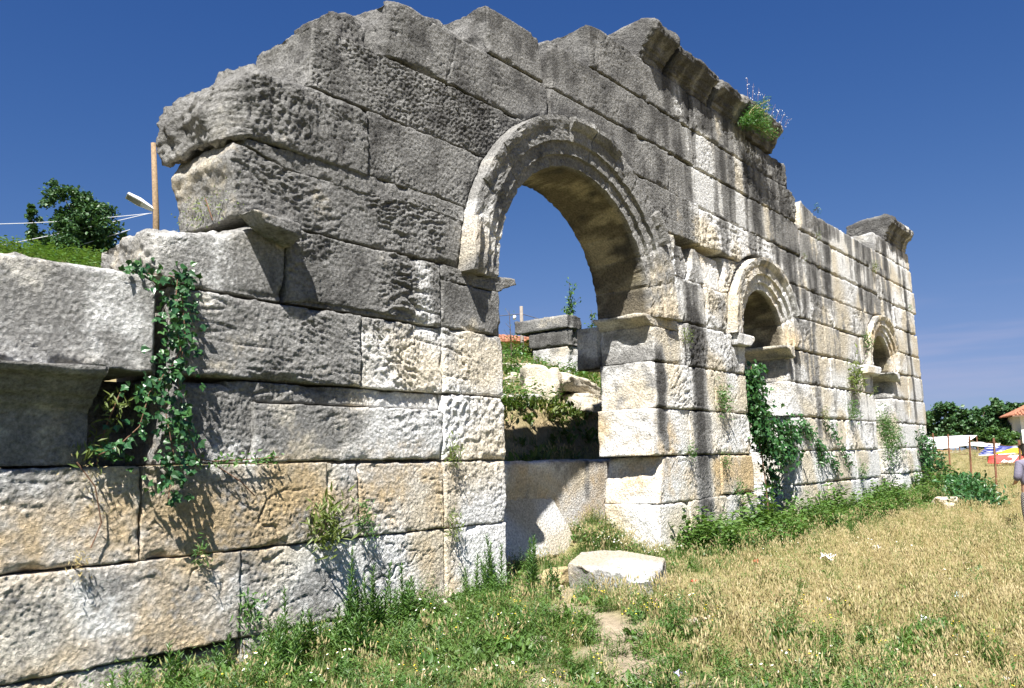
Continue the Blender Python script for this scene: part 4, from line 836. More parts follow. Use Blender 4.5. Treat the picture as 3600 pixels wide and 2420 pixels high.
OVAL_V = [(0, 0, 0), (.24, .35, .04), (.16, .75, .02), (0, 1, -.05), (-.16, .75, .02), (-.24, .35, .04), (0, .5, -.03)]
OVAL_F = [(0, 1, 6), (1, 2, 6), (2, 3, 6), (3, 4, 6), (4, 5, 6), (5, 0, 6)]
NARROW_V = [(0, 0, 0), (.11, .4, .02), (0, 1, -.10), (-.11, .4, .02)]
NARROW_F = [(0, 1, 2, 3)]
QUAD_V = [(-.5, 0, 0), (.5, .1, .08), (.35, 1, -.05), (-.4, .8, .1)]
QUAD_F = [(0, 1, 2, 3)]

STRAW = leaf_mat('dry_straw', [(.33, .265, .12), (.42, .345, .175), (.49, .415, .235), (.34, .30, .13), (.24, .245, .085)], .25, .7)
GRASSG = leaf_mat('green_blade', [(.075, .13, .022), (.11, .17, .035), (.055, .105, .02), (.15, .18, .055)], .35, .5)
WEED = leaf_mat('weed_leaf', [(.055, .125, .022), (.08, .165, .03), (.11, .19, .04), (.045, .10, .02)], .3, .5)
HERB = leaf_mat('herb_leaf', [(.05, .13, .03), (.075, .17, .038), (.11, .20, .045), (.04, .105, .024)], .3, .45, True)
IVYM = leaf_mat('ivy_leaf', [(.02, .075, .028), (.03, .10, .038), (.05, .13, .045), (.018, .06, .022)], .22, .35)
IVYB = leaf_mat('ivy_mass', [(.022, .08, .022), (.035, .11, .03), (.055, .14, .035), (.018, .06, .018)], .22, .4, True)
TREEM = leaf_mat('tree_leaf', [(.03, .085, .03), (.045, .11, .036), (.07, .14, .045), (.024, .065, .026)], .2, .5, True)
PALEW = leaf_mat('pale_weed', [(.12, .17, .04), (.16, .20, .05), (.09, .15, .035)], .35, .5, True)
STEM = simple_mat('vine_stem', (.16, .085, .05), .8, .2, 10); BARK = simple_mat('bark', (.09, .065, .045), .9, .3, 8, .5)
PETAL = simple_mat('white_petals', (.8, .8, .76), .6, .03); YOLK = simple_mat('yellow_florets', (.75, .55, .03), .6)

# ---- tufts for the ground cover (sources live in a collection outside the scene)
def src(name, build):
    me = bpy.data.meshes.new(name); build(me); return bpy.data.objects.new(name, me)
def strip(V, F, p, d, h, w, bend, rg, mat, MI):
    side = np.cross(d, [0, 0, 1]); side = side/max(1e-6, np.linalg.norm(side)); i = len(V)
    for k, ww in ((0, 1), (.5, .8), (1, .12)):
        c = p + np.array([0, 0, h*k*(1-.25*bend*k)]) + d*h*bend*k*k
        V += [c - side*w*ww/2, c + side*w*ww/2]
    F += [(i, i+1, i+3, i+2), (i+2, i+3, i+5, i+4)]; MI += [mat, mat]
    return p + np.array([0, 0, h*(1-.25*bend)]) + d*h*bend
def tuft(kind, seed):
    rg = np.random.default_rng(seed); V = []; F = []; MI = []
    def leafcard(p, d, up, s, T=OVAL_V, TF=OVAL_F, mat=0):
        fr = frames_from(np.array([d], float), np.array([up], float))[0]; i = len(V)
        V.extend([np.array(p)+fr @ (np.array(t)*s) for t in T]); F.extend([tuple(i+k for k in f) for f in TF]); MI.extend([mat]*len(TF))
    if kind in ('barley', 'straw'):
        for _ in range(16 if kind == 'barley' else 12):
            a = rg.uniform(0, 6.28); d = np.array([math.cos(a), math.sin(a), 0]); p = np.array([*rg.normal(0, .055, 2), 0])
            h = rg.uniform(.12, .25) if kind == 'barley' else rg.uniform(.07, .17)
            tip = strip(V, F, p, d, h, .0042, rg.uniform(.05, .45), rg, 0, MI)
            if kind == 'barley' and rg.random() < .75:
                d2 = d*.35 + np.array([0, 0, 1.0]); d2 /= np.linalg.norm(d2); L = rg.uniform(.045, .075); w = .0075; i = len(V); sd = np.cross(d2, [.3, .9, .1]); sd /= np.linalg.norm(sd); s2 = np.cross(d2, sd)
                V.extend([tip, tip+d2*L*.35+sd*w, tip+d2*L*.35+s2*w, tip+d2*L*.35-sd*w, tip+d2*L*.35-s2*w, tip+d2*L])
                F.extend([(i, i+2, i+1), (i, i+3, i+2), (i, i+4, i+3), (i, i+1, i+4), (i+1, i+2, i+5), (i+2, i+3, i+5), (i+3, i+4, i+5), (i+4, i+1, i+5)]); MI.extend([0]*8)
    elif kind == 'grass':
        for _ in range(20):
            a = rg.uniform(0, 6.28); d = np.array([math.cos(a), math.sin(a), 0]); strip(V, F, np.array([*rg.normal(0, .05, 2), 0]), d, rg.uniform(.07, .20), .006, rg.uniform(.2, .9), rg, 0, MI)
    elif kind == 'weed':
        for _ in range(26):
            a = rg.uniform(0, 6.28); e = rg.uniform(.15, 1.1); d = (math.cos(a)*math.cos(e), math.sin(a)*math.cos(e), math.sin(e))
            leafcard((*rg.normal(0, .05, 2), rg.uniform(0, .10)), d, (rg.normal(0, .3), rg.normal(0, .3), 1), rg.uniform(.05, .10))
    elif kind == 'nettle':
        for _ in range(9):
            p = np.array([*rg.normal(0, .10, 2), 0]); h = rg.uniform(.22, .5); lean = rg.normal(0, .12, 2)
            for k in range(9):
                t = (k+1)/9; a = rg.uniform(0, 6.28); q = p + np.array([lean[0]*t, lean[1]*t, h*t]); leafcard(q, (math.cos(a), math.sin(a), rg.uniform(-.4, .4)), (rg.normal(0, .3), rg.normal(0, .3), 1), rg.uniform(.06, .11))
    elif kind == 'feather':
        for _ in range(7):
            p = np.array([*rg.normal(0, .06, 2), 0]); h = rg.uniform(.15, .38); lean = rg.normal(0, .05, 2)
            for k in range(16):
                t = (k+1)/16; a = k*2.4; q = p + np.array([lean[0]*t, lean[1]*t, h*t]); leafcard(q, (math.cos(a), math.sin(a), .6), (0, 0, 1), rg.uniform(.05, .09)*(1.1-.6*t), NARROW_V, NARROW_F)
    elif kind == 'daisy':
        for _ in range(5):
            a = rg.uniform(0, 6.28); d = np.array([math.cos(a), math.sin(a), 0]); tip = strip(V, F, np.array([*rg.normal(0, .08, 2), 0]), d, rg.uniform(.12, .26), .004, rg.uniform(.05, .3), rg, 0, MI)
            n_ = np.array([rg.normal(-.35, .25), rg.normal(-.3, .25), 1]); n_ /= np.linalg.norm(n_); u = np.cross(n_, [0, 1, 0]); u /= np.linalg.norm(u); w = np.cross(n_, u); i = len(V); r = rg.uniform(.011, .017)
            V.append(tip+n_*.004); V.extend([tip+(u*math.cos(k*.7854)+w*math.sin(k*.7854))*r*(1 if k % 2 else .8) for k in range(8)]); F.extend([(i, i+1+k, i+1+(k+1) % 8) for k in range(8)]); MI.extend([1]*8)
            i = len(V); V.append(tip+n_*.009); V.extend([tip+n_*.005+(u*math.cos(k*1.256)+w*math.sin(k*1.256))*r*.42 for k in range(5)]); F.extend([(i, i+1+k, i+1+(k+1) % 5) for k in range(5)]); MI.extend([2]*5)
    elif kind == 'yellow':
        for _ in range(5):
            a = rg.uniform(0, 6.28); d = np.array([math.cos(a), math.sin(a), 0]); tip = strip(V, F, np.array([*rg.normal(0, .07, 2), 0]), d, rg.uniform(.08, .2), .004, .2, rg, 0, MI)
            i = len(V); V.append(tip+np.array([0, 0, .006])); V.extend([tip+np.array([math.cos(k*1.047), math.sin(k*1.047), 0])*.009 for k in range(6)]); F.extend([(i, i+1+k, i+1+(k+1) % 6) for k in range(6)]); MI.extend([2]*6)
    return [tuple(v) for v in V], F, MI
def scatter(name, label, pts, rots, scl, kinds, mats, seed, kind='stuff'):
    coll = bpy.data.collections.new(name+'_sources'); rg = np.random.default_rng(seed)
    nsrc = 0
    for kd in kinds:
        for v in range(3):
            V, F, MI = tuft(kd, seed*31+v); me = bpy.data.meshes.new(f'{kd}_tuft'); me.from_pydata(V, [], F)
            for m in mats: me.materials.append(m)
            me.polygons.foreach_set('material_index', np.minimum(np.array(MI), len(mats)-1)); me.update()
            coll.objects.link(bpy.data.objects.new(f'{kd}_tuft_{nsrc:02d}', me)); nsrc += 1
    me = bpy.data.meshes.new(name); me.from_pydata([tuple(p) for p in pts], [], [])
    a = me.attributes.new('rot', 'FLOAT_VECTOR', 'POINT'); a.data.foreach_set('vector', np.asarray(rots, np.float32).ravel())
    a = me.attributes.new('scl', 'FLOAT', 'POINT'); a.data.foreach_set('value', np.asarray(scl, np.float32))
    a = me.attributes.new('pick', 'INT', 'POINT'); a.data.foreach_set('value', rg.integers(0, nsrc, len(pts)).astype(np.int32))
    o = link(bpy.data.objects.new(name, me)); tag(o, label, kind=kind)
    ng = bpy.data.node_groups.new(name+'_scatter', 'GeometryNodeTree')
    ng.interface.new_socket('Geometry', in_out='INPUT', socket_type='NodeSocketGeometry'); ng.interface.new_socket('Geometry', in_out='OUTPUT', socket_type='NodeSocketGeometry')
    gi, go = ng.nodes.new('NodeGroupInput'), ng.nodes.new('NodeGroupOutput'); ip = ng.nodes.new('GeometryNodeInstanceOnPoints'); ci = ng.nodes.new('GeometryNodeCollectionInfo')
    ci.inputs['Collection'].default_value = coll; ci.inputs['Separate Children'].default_value = True; ci.inputs['Reset Children'].default_value = True
    def na(nm, ty):
        n = ng.nodes.new('GeometryNodeInputNamedAttribute'); n.data_type = ty; n.inputs['Name'].default_value = nm; return n.outputs['Attribute']
    e2r = ng.nodes.new('FunctionNodeEulerToRotation'); ng.links.new(na('rot', 'FLOAT_VECTOR'), e2r.inputs[0])
    L = ng.links.new; L(gi.outputs[0], ip.inputs['Points']); L(ci.outputs[0], ip.inputs['Instance']); ip.inputs['Pick Instance'].default_value = True
    L(na('pick', 'INT'), ip.inputs['Instance Index']); L(e2r.outputs[0], ip.inputs['Rotation']); L(na('scl', 'FLOAT'), ip.inputs['Scale']); L(ip.outputs[0], go.inputs[0])
    md = o.modifiers.new('scatter', 'NODES'); md.node_group = ng; return o

# candidate points: denser near the place where one stands, over the whole field
rg = np.random.default_rng(77); NP = 120000
rad_ = 1.5 + 68*rg.random(NP)**1.25; ang = rg.uniform(-.45, 2.3, NP)
px, py = CAM[0]+rad_*np.cos(ang-.55), CAM[1]+rad_*np.sin(ang-.55)
front = (py < -.02) | (px > 23.4) | (px < -8.3)
inarch = (px > .15) & (px < 4.2) & (py < 1.6)
doors = ((px > 8.3) & (px < 10.4) | (px > 17.3) & (px < 19.1)) & (py < 1.1)
ok = (front | inarch | doors) & (py < 40)
def covered(x, y):                                                  # under the fallen blocks
    a = (np.abs((x-1.55)*.955+(y+1.05)*-.295 ) < 10)
    q = np.stack([x-FL[0], y-FL[1]], 1); ex = (FR-FL)[:2]; ez = (BL-FL)[:2]; u = q @ ex/(ex@ex); v = q @ ez/(ez@ez)
    return (u > -.02) & (u < 1.02) & (v > -.02) & (v < 1.0)
ok &= ~covered(px, py); ok &= ~((px > .9) & (px < 3.6) & (py > 1.2) & (py < 1.6))
px, py = px[ok], py[ok]; gr, ba = green(px, py), bare(px, py); rr = rg.random(len(px)); nn = noise(np.stack([px, py, 0*px], 1), .9, 3.0)
gr = np.where((px > .15) & (px < 4.2) & (py > -.6), np.maximum(gr, .8), gr)
keep = rr > ba*.93; px, py, gr, ba, nn = px[keep], py[keep], gr[keep], ba[keep], nn[keep]; pz = ground_h(px, py)
u = rg.random(len(px)); dist_ = np.hypot(px-CAM[0], py-CAM[1])
def layer(name, label, m, kinds, mats, seed, s0, s1, tilt=.12, zoff=0.0, hs=None):
    n = int(m.sum()); k = rg.uniform(s0, s1, n)*(1+.25*nn[m])
    if hs is not None: k *= hs[m]
    rot = np.stack([rg.normal(0, tilt, n), rg.normal(0, tilt, n), rg.uniform(0, 6.28, n)], 1)
    scatter(name, label, np.stack([px[m], py[m], pz[m]-.01+zoff], 1), rot, k, kinds, mats, seed)
band = (py > -1.25-.35*nn) & (py < 0) & (px > 4.5) & (px < 23.5)
lush = (py > -.55) & (py < 0) & (px < .2) & (px > -4)
mound = (px > 3.3) & (px < 4.25) & (py > -.3) & (py < 1.5)
dup = band | mound
for _ in range(1):
    px = np.r_[px, px[dup]+rg.normal(0, .12, dup.sum())]; py = np.r_[py, np.minimum(py[dup]+rg.normal(0, .10, dup.sum()), np.where(px[-dup.sum():] > 4.4, -.03, 1.5))]
    gr, ba, nn, u = np.r_[gr, gr[dup]], np.r_[ba, ba[dup]], np.r_[nn, nn[dup]], np.r_[u, rg.random(dup.sum())]; dup = np.r_[dup, np.zeros(len(px)-len(dup), bool)]
pz = ground_h(px, py); dist_ = np.hypot(px-CAM[0], py-CAM[1])
band = (py > -1.25-.35*nn) & (py < 0) & (px > 4.5) & (px < 23.5)
lush = (py > -.55) & (py < 0) & (px < .2) & (px > -4)
mound = (px > 3.3) & (px < 4.25) & (py > -.3) & (py < 1.5)
isg = u < np.maximum(gr, .22)
layer('dry_grass', 'dry straw coloured wild barley covering the open field', (~isg) & ~band, ['barley', 'straw', 'barley'], [STRAW], 3, .75, 1.15, hs=1-.35*ba)
layer('green_grass', 'short green grass mixed into the field and along the wall', (isg & ~band & (rg.random(len(px)) < .62)) | (band & (rg.random(len(px)) < .35)) | mound, ['grass'], [GRASSG], 5, .7, 1.25)
layer('low_weeds', 'low broad leaved weeds in the grass near the wall foot', isg & ~band & (rg.random(len(px)) < .34*np.clip(1.4-dist_/30, .3, 1)), ['weed', 'feather'], [WEED], 7, .55, 1.1)
layer('nettle_bank', 'dark green nettles and creepers along the foot of the right wall', band | (mound & (rg.random(len(px)) < .9)), ['nettle', 'weed', 'feather'], [WEED], 9, .55, 1.15, hs=(.8+.65*sstep(-1.3, -.1, py))*np.where(mound, .5, 1)*(.75+.5*sstep(-.3, .4, nn)))
layer('bank_straw', 'dry barley heads standing among the nettles by the right wall', (band & (rg.random(len(px)) < .25)) | (mound & (rg.random(len(px)) < .25)), ['barley'], [STRAW], 19, .8, 1.3)
layer('feathery_weeds', 'bright green feathery weeds at the foot of the left wall', (lush & (rg.random(len(px)) < .8)) | ((px < -.6) & (py < -.3) & isg & (rg.random(len(px)) < .22)), ['feather', 'weed'], [WEED], 11, .7, 1.3)
dz = rg.random(len(px))
layer('daisies', 'small white daisies dotted through the near grass', ((px < -1.2) & (py < -.2) & (dz < .030)) | (mound & (dz < .35)) | ((px > -1.2) & (dz < .0035) & (dist_ < 16)), ['daisy'], [GRASSG, PETAL, YOLK], 13, .65, 1.05)
layer('yellow_flowers', 'tiny yellow flowers in the near grass', (px < .5) & (py < -.4) & (dz > .968), ['yellow'], [GRASSG, PETAL, YOLK], 15, .8, 1.2)
# the slope behind the tall arch
NH = 16000; px, py = rg.uniform(1.5, 19, NH), 2.3 + 20*rg.random(NH)**1.4; ok = (px-2.5*py < 8) & (px > py*.55-.5); px, py = px[ok], py[ok]
px = np.r_[px, rg.uniform(-5, 9, 9000)]; py = np.r_[py, rg.uniform(9, 30, 9000)]
pz = ground_h(px, py); nn = noise(np.stack([px, py, 0*px], 1), .9, 3.0); gr = green(px, py); dist_ = np.hypot(px-CAM[0], py-CAM[1]); u = rg.random(len(px)); shade = (py < 3.4)
layer('slope_grass', 'green grass on the slope behind the wall', (u < .45) & ~(shade & (u > .1)), ['grass', 'weed'], [GRASSG], 21, 1.1, 2.0, hs=np.where(py > 12, .55, 1))
layer('slope_straw', 'dry grass on the slope behind the wall', (u > .72) & ~(shade & (u < .9)), ['barley', 'straw'], [STRAW], 23, 1.0, 1.6, hs=np.where(py > 12, .55, 1))
layer('slope_weeds', 'leafy weeds on the slope behind the tall arch', (u > .45) & (u < .60) & (nn > -.1) & ~shade, ['nettle'], [WEED], 25, .8, 1.4)

# ---- ivy cascading over the left wing: single leaves
rg = np.random.default_rng(5)
ivy = empty('ivy_cascade', (-4.7, -.05, 2.4)); tag(ivy, 'dark green ivy cascading over the left wall past the black hole', 'ivy'); II = Matrix.Translation((4.7, .05, -2.4))
iv_me = [bpy.data.meshes.new('leaf') for _ in range(2)]
iv_me[0].from_pydata(IVY_V, [], IVY_F); iv_me[1].from_pydata([(x*1.15, y*.92, z*2.2) for x, y, z in IVY_V], [], IVY_F)
for m in iv_me: m.materials.append(IVYM)
paths = [([(-4.62, -.06, 3.36), (-4.66, -.10, 3.0), (-4.60, -.12, 2.7), (-4.72, -.10, 2.45), (-4.72, -.12, 2.1), (-4.66, -.16, 1.75), (-4.70, -.16, 1.35)], 150, .10),
         ([(-4.58, -.06, 3.30), (-4.55, -.10, 2.85), (-4.62, -.12, 2.4), (-4.52, -.10, 2.05), (-4.42, -.12, 1.75)], 70, .09),
         ([(-4.72, -.1, 2.5), (-4.86, -.08, 2.3), (-4.95, -.10, 2.0), (-5.15, -.12, 1.82), (-5.3, -.12, 1.76)], 45, .08),
         ([(-5.0, .12, 3.40), (-4.8, .05, 3.40), (-4.55, -.03, 3.39), (-4.45, -.03, 3.36)], 45, .06)]
cand = []
for pth, n, w in paths:
    pth = np.array(pth); d = np.r_[0, np.cumsum(np.linalg.norm(np.diff(pth, axis=0), axis=1))]
    t = rg.uniform(0, d[-1], n); p = np.stack([np.interp(t, d, pth[:, k]) for k in range(3)], 1) + rg.normal(0, 1, (n, 3))*np.array([w, .035, .05]); p[:, 1] = np.minimum(p[:, 1], np.where(pth[0][1] > .1, .3, -.035)); cand.append(p)
    MBt = MB(); MBt.tube([tuple(q) for q in pth], .0045, 5); o = MBt.build('stem', STEM); o.parent = ivy; o.matrix_parent_inverse = II
LV = np.concatenate(cand)
for i, p in enumerate(LV):
    s = float(rg.uniform(.045, .088)); d = np.array([rg.normal(0, .6), rg.normal(-.25, .25), rg.normal(-.55, .5)]); n = np.array([rg.normal(-.15, .4), -1, rg.normal(.5, .4)])
    fr = frames_from(d[None], n[None])[0]; o = bpy.data.objects.new('leaf', iv_me[i % 2]); scene.collection.objects.link(o)
    Mx = Matrix([[*(fr[0]*s), p[0]], [*(fr[1]*s), p[1]], [*(fr[2]*s), p[2]], [0, 0, 0, 1]]); o.parent = ivy; o.matrix_basis = Matrix.Translation((4.7, .05, -2.4)) @ Mx
# leaves too many to part singly: the rest of the ivy in one piece
extra = np.concatenate([np.array(LV[rg.integers(0, len(LV), 330)]) + rg.normal(0, 1, (330, 3))*np.array([.05, .02, .05])]); extra[:, 1] = np.minimum(extra[:, 1], np.where(extra[:, 2] > 3.38, .2, -.03))
V, F = leaf_mesh(IVY_V, IVY_F, extra, frames_from(rg.normal(0, .5, (330, 3))+np.array([0, -.2, -.5]), rg.normal(0, .4, (330, 3))+np.array([-.1, -1, .5])), rg.uniform(.04, .08, 330))
o = mesh_obj('leaves', V, F, IVYB, ivy); o['kind'] = 'stuff'; o.matrix_parent_inverse = II
def foliage(name, label, cat, pts, mat, size, T=OVAL_V, TF=OVAL_F, seed=1, droop=-.2, out=(0, -1, .4), spread=.6, stems=None, group=None, stem_r=.006, stem_mat=None):
    """a plant: one mesh of leaves plus its stems"""
    rg = np.random.default_rng(seed); pts = np.asarray(pts, float); n = len(pts); c = pts.mean(0)
    h = empty(name, tuple(c)); tag(h, label, cat, group)
    d = rg.normal(0, spread, (n, 3)) + np.array([0, 0, droop]); nr = np.array(out)[None] + rg.normal(0, .45, (n, 3))
    V, F = leaf_mesh(T, TF, pts-c, frames_from(d, nr), rg.uniform(size*.7, size*1.25, n)); mesh_obj('leaves', V, F, mat, h)['kind'] = 'stuff'
    if stems:
        m = MB()
        for s_ in stems: m.tube([tuple(np.array(q)-c) for q in s_], stem_r, 5)
        m.build('stems', stem_mat or STEM, h)
    return h
def along(pth, n, w, rg):
    pth = np.array(pth, float); d = np.r_[0, np.cumsum(np.linalg.norm(np.diff(pth, axis=0), axis=1))]; t = rg.uniform(0, d[-1], n)
    return np.stack([np.interp(t, d, pth[:, k]) for k in range(3)], 1) + rg.normal(0, 1, (n, 3))*np.array(w)
s1 = [(-4.45, -.06, 1.72), (-4.2, -.07, 1.69), (-3.9, -.07, 1.70), (-3.5, -.07, 1.72)]
foliage('creeper', 'thin creeper trailing right along the joint below the ivy', 'creeper', along(s1, 110, (.03, .03, .035), rg), HERB, .05, seed=2, stems=[s1])
foliage('hole_herb', 'yellow green herb growing inside the black hole of the left wall', 'herb', np.concatenate([along([(-5.25, .02, 1.72), (-5.15, .1, 2.0), (-5.06, .04, 2.32)], 90, (.06, .06, .03), rg), along([(-5.35, -.05, 1.7), (-5.33, -.07, 1.85)], 30, (.06, .04, .03), rg)]), PALEW, .10, NARROW_V, NARROW_F, seed=3, stems=[[(-5.25, .02, 1.68), (-5.15, .1, 2.0), (-5.06, .04, 2.3)]])
foliage('dead_vine', 'brown dry vine remains hanging below the mouth of the black hole', 'vine', along([(-5.45, -.08, 1.70), (-5.3, -.1, 1.55), (-5.25, -.07, 1.3)], 45, (.06, .02, .04), rg), STRAW, .035, NARROW_V, NARROW_F, seed=4, stems=[[(-5.45, -.07, 1.7), (-5.3, -.08, 1.5), (-5.22, -.05, 1.2), (-5.3, -.05, 1.0)], [(-4.2, -.06, 1.66), (-3.95, -.10, 1.5), (-3.75, -.05, 1.35)]])
# ---- ivy filling the first small doorway
pts = np.concatenate([along([(8.45, .0, 3.45), (8.4, -.05, 3.1), (8.35, -.06, 2.6), (8.45, -.1, 2.1), (8.8, -.12, 1.75)], 1300, (.16, .12, .12), rg), along([(8.6, .1, 2.6), (9.2, .1, 2.2), (9.9, -.08, 2.05), (10.5, -.10, 2.1)], 700, (.2, .1, .2), rg),
                     along([(8.7, -.1, 1.7), (9.6, -.1, 1.6), (10.3, -.1, 1.7)], 350, (.2, .08, .16), rg), along([(9.1, .1, 1.5), (9.4, .1, 1.1), (8.9, 0, .9)], 160, (.18, .08, .12), rg)])
foliage('ivy_mass', 'thick green ivy filling the doorway of the first small arch', 'ivy', pts, IVYB, .10, IVY_V, IVY_F, seed=6, droop=-.5, stems=[[(8.4, 0, 3.5), (8.4, -.02, 2.5), (8.6, -.05, 1.2), (8.7, -.05, .2)]], stem_r=.015)
def hang(name, label, cat, pths, n, w, mat, size, seed, T=OVAL_V, TF=OVAL_F, droop=-.4, **kw):
    g_ = np.random.default_rng(seed); foliage(name, label, cat, np.concatenate([along(p, max(3, int(n/len(pths))), w, g_) for p in pths]), mat, size, T, TF, seed, droop, stems=pths, **kw)
hang('creeper', 'thin green creeper hanging right of the ivy filled doorway', 'creeper', [[(11.9, -.06, 2.0), (12.3, -.08, 1.75), (12.8, -.09, 1.45), (13.3, -.07, 1.1)], [(12.0, -.06, 1.9), (12.1, -.08, 1.4)], [(10.9, -.06, 2.4), (11.6, -.08, 2.0)], [(12.6, -.06, 2.4), (13.6, -.08, 1.9), (14.3, -.07, 1.2)]], 620, (.12, .03, .09), IVYB, .10, 21)
hang('hanging_shrub', 'straggly grey green shrub hanging at the second small doorway', 'shrub', [[(17.5, .0, 2.55), (17.9, -.12, 2.2), (18.0, -.16, 1.7)], [(17.6, 0, 2.5), (18.6, -.12, 2.2), (19.0, -.14, 1.8)], [(17.6, .0, 2.5), (17.7, -.1, 1.9), (17.6, -.12, 1.4)]], 2000, (.24, .08, .24), HERB, .11, 22, NARROW_V, NARROW_F)
hang('corner_creeper', 'leafy creeper hanging over the far right corner of the wall', 'creeper', [[(21.3, -.06, 2.3), (21.6, -.12, 1.8), (22.2, -.16, 1.3), (22.8, -.2, .9)], [(21.6, -.08, 2.1), (22.7, -.2, 1.7), (23.6, -.3, 1.3)], [(21.6, -.08, 1.6), (21.9, -.16, 1.0)], [(22.3, -.1, 1.5), (23.5, -.4, .9)]], 1000, (.20, .08, .16), IVYB, .13, 23)
hang('spreading_shrub', 'low dark green shrub spreading over the grass at the far wall end', 'shrub', [[(22.5, -.9, gh(22.5, -.9)+.25), (21.0, -1.3, gh(21, -1.3)+.3), (19.2, -1.7, gh(19.2, -1.7)+.3)], [(19.0, -1.8, gh(19, -1.8)+.25), (17.0, -2.4, gh(17, -2.4)+.22), (15.6, -2.9, gh(15.6, -2.9)+.12)]], 2600, (.35, .28, .12), IVYB, .14, 24, droop=.1, out=(0, -.2, 1))
# caper bush on the cornice, with white flowering sprays
rgc = np.random.default_rng(40); br = []
for k in range(26):
    a = rgc.uniform(-.1, 1.25); L = rgc.uniform(.6, 1.5); br.append([(8.25, -.28, 8.82), (8.25+L*.55*math.cos(a), -.40, 8.80+L*.5*math.sin(a)), (8.25+L*math.cos(a)*1.15, -.46, 8.82+L*math.sin(a)*.85-.08)])
hang('caper_bush', 'green bush with stiff stems growing out of the top cornice', 'bush', br, 2600, (.05, .06, .05), leaf_mat('caper_leaf', [(.04, .14, .025), (.07, .19, .035), (.10, .2, .04)], .35, .5, True), .075, 41, NARROW_V, NARROW_F, droop=.2, stem_mat=simple_mat('straw_stem', (.35, .28, .12)))
sp = []
for k in range(9):
    x = 8.5+k*.26; sp.append([(x, -.3, 9.4), (x+.12+.04*k, -.25, 9.75), (x+.3+.06*k, -.2, 10.05-.02*k)])
foliage('flower_spray', 'fine white flowering sprays rising above the bush on the cornice', 'flowers', np.concatenate([along(s_, 16, (.03, .03, .02), rgc) for s_ in sp]), PETAL, .030, OVAL_V, OVAL_F, seed=42, stems=sp, stem_r=.0025)
# ---- tufts rooted in the joints of the wall
TUFTS = [(-2.92, .92, .22, 160, PALEW, 'feathery bright tuft in the lowest open joint below the orange patch'), (-2.40, 1.0, .13, 70, HERB, 'dark sprig at the vertical joint right of the bright tuft'), (-2.3, .85, .10, 45, HERB, 'small sprig just below the vertical joint on the left pier'),
         (-.99, .83, .13, 75, PALEW, 'yellowish tuft at the joint near the left jamb foot'), (-.98, 1.68, .13, 80, PALEW, 'green tuft halfway up the left pier by its groove'), (-5.4, .83, .08, 40, STRAW, 'dry tuft in the open joint at the far left'), (-4.34, .82, .10, 45, HERB, 'leafy sprig in the joint below the ivy shadow'),
         (-3.83, .22, .15, 80, HERB, 'weed in the vertical joint at the bottom left'), (6.72, 2.62, .22, 130, HERB, 'hanging tuft at the joint on the right pier left of the ivy doorway'), (5.28, 1.66, .13, 70, HERB, 'tuft at the joint low on the right pier'), (5.38, 3.75, .14, 60, PALEW, 'mossy strip in the narrow joint of the right pier'), (6.72, 1.45, .14, 60, HERB, 'sprig in the vertical joint of the right pier'),
         (7.2, .88, .15, 70, HERB, 'dark sprig above the lowest joint of the right pier'), (14.95, 3.5, .33, 170, PALEW, 'tall pale tuft on the white stone between the small arches'), (14.6, 2.62, .22, 110, HERB, 'green tuft below the tall pale tuft'), (16.5, 4.78, .20, 100, HERB, 'tuft left of the second small arch'),
         (21.75, 6.4, .12, 45, HERB, 'tiny tuft high on the right end of the wall'), (13.05, 7.2, .10, 45, PALEW, 'yellow green tuft under the dip of the wall top'), (11.95, 6.48, .08, 40, PALEW, 'small tuft on the joint left of the wall dip'), (18.0, 7.18, .14, 60, PALEW, 'yellowish tuft by the gap near the far top block'), (13.15, 7.95, .12, 40, IVYB, 'dark wisp standing on the wall top at the dip'),
         (15.1, 1.02, .18, 80, HERB, 'tuft low on the wall left of the hanging shrub'), (12.5, 2.5, .14, 60, PALEW, 'pale tuft along the joint right of the ivy doorway'), (16.9, 3.35, .12, 45, PALEW, 'small tuft beside the second small doorway')]
for i, (x, z, r, n, m, lab) in enumerate(TUFTS):
    n = int(n*1.4); r *= 1.12
    g_ = np.random.default_rng(100+i); p = g_.normal(0, 1, (n, 3))*np.array([r*.42, r*.25, r*.6]) + np.array([x, -.05-r*.35, z+r*.35]); p[:, 1] = np.minimum(p[:, 1], -.03)
    foliage('wall_tuft', lab, 'plant', p, m, max(.045, r*.5), NARROW_V, NARROW_F, 200+i, .35, stems=[[(x, .03, z), (x+g_.normal(0, r*.3), -.06-r*.3, z+r*.5)] for _ in range(4)], group='plants rooted in the wall joints', stem_r=.003)
foliage('end_face_moss', 'yellow green creepers on the broken left end of the wall', 'plant', np.random.default_rng(9).normal(0, 1, (160, 3))*np.array([.015, .25, .10])+np.array([-4.04, .5, 4.28]), PALEW, .03, seed=9, out=(-1, 0, .3), spread=.3, stems=[[(-4.0, .4, 4.15), (-4.03, .5, 4.4)]])
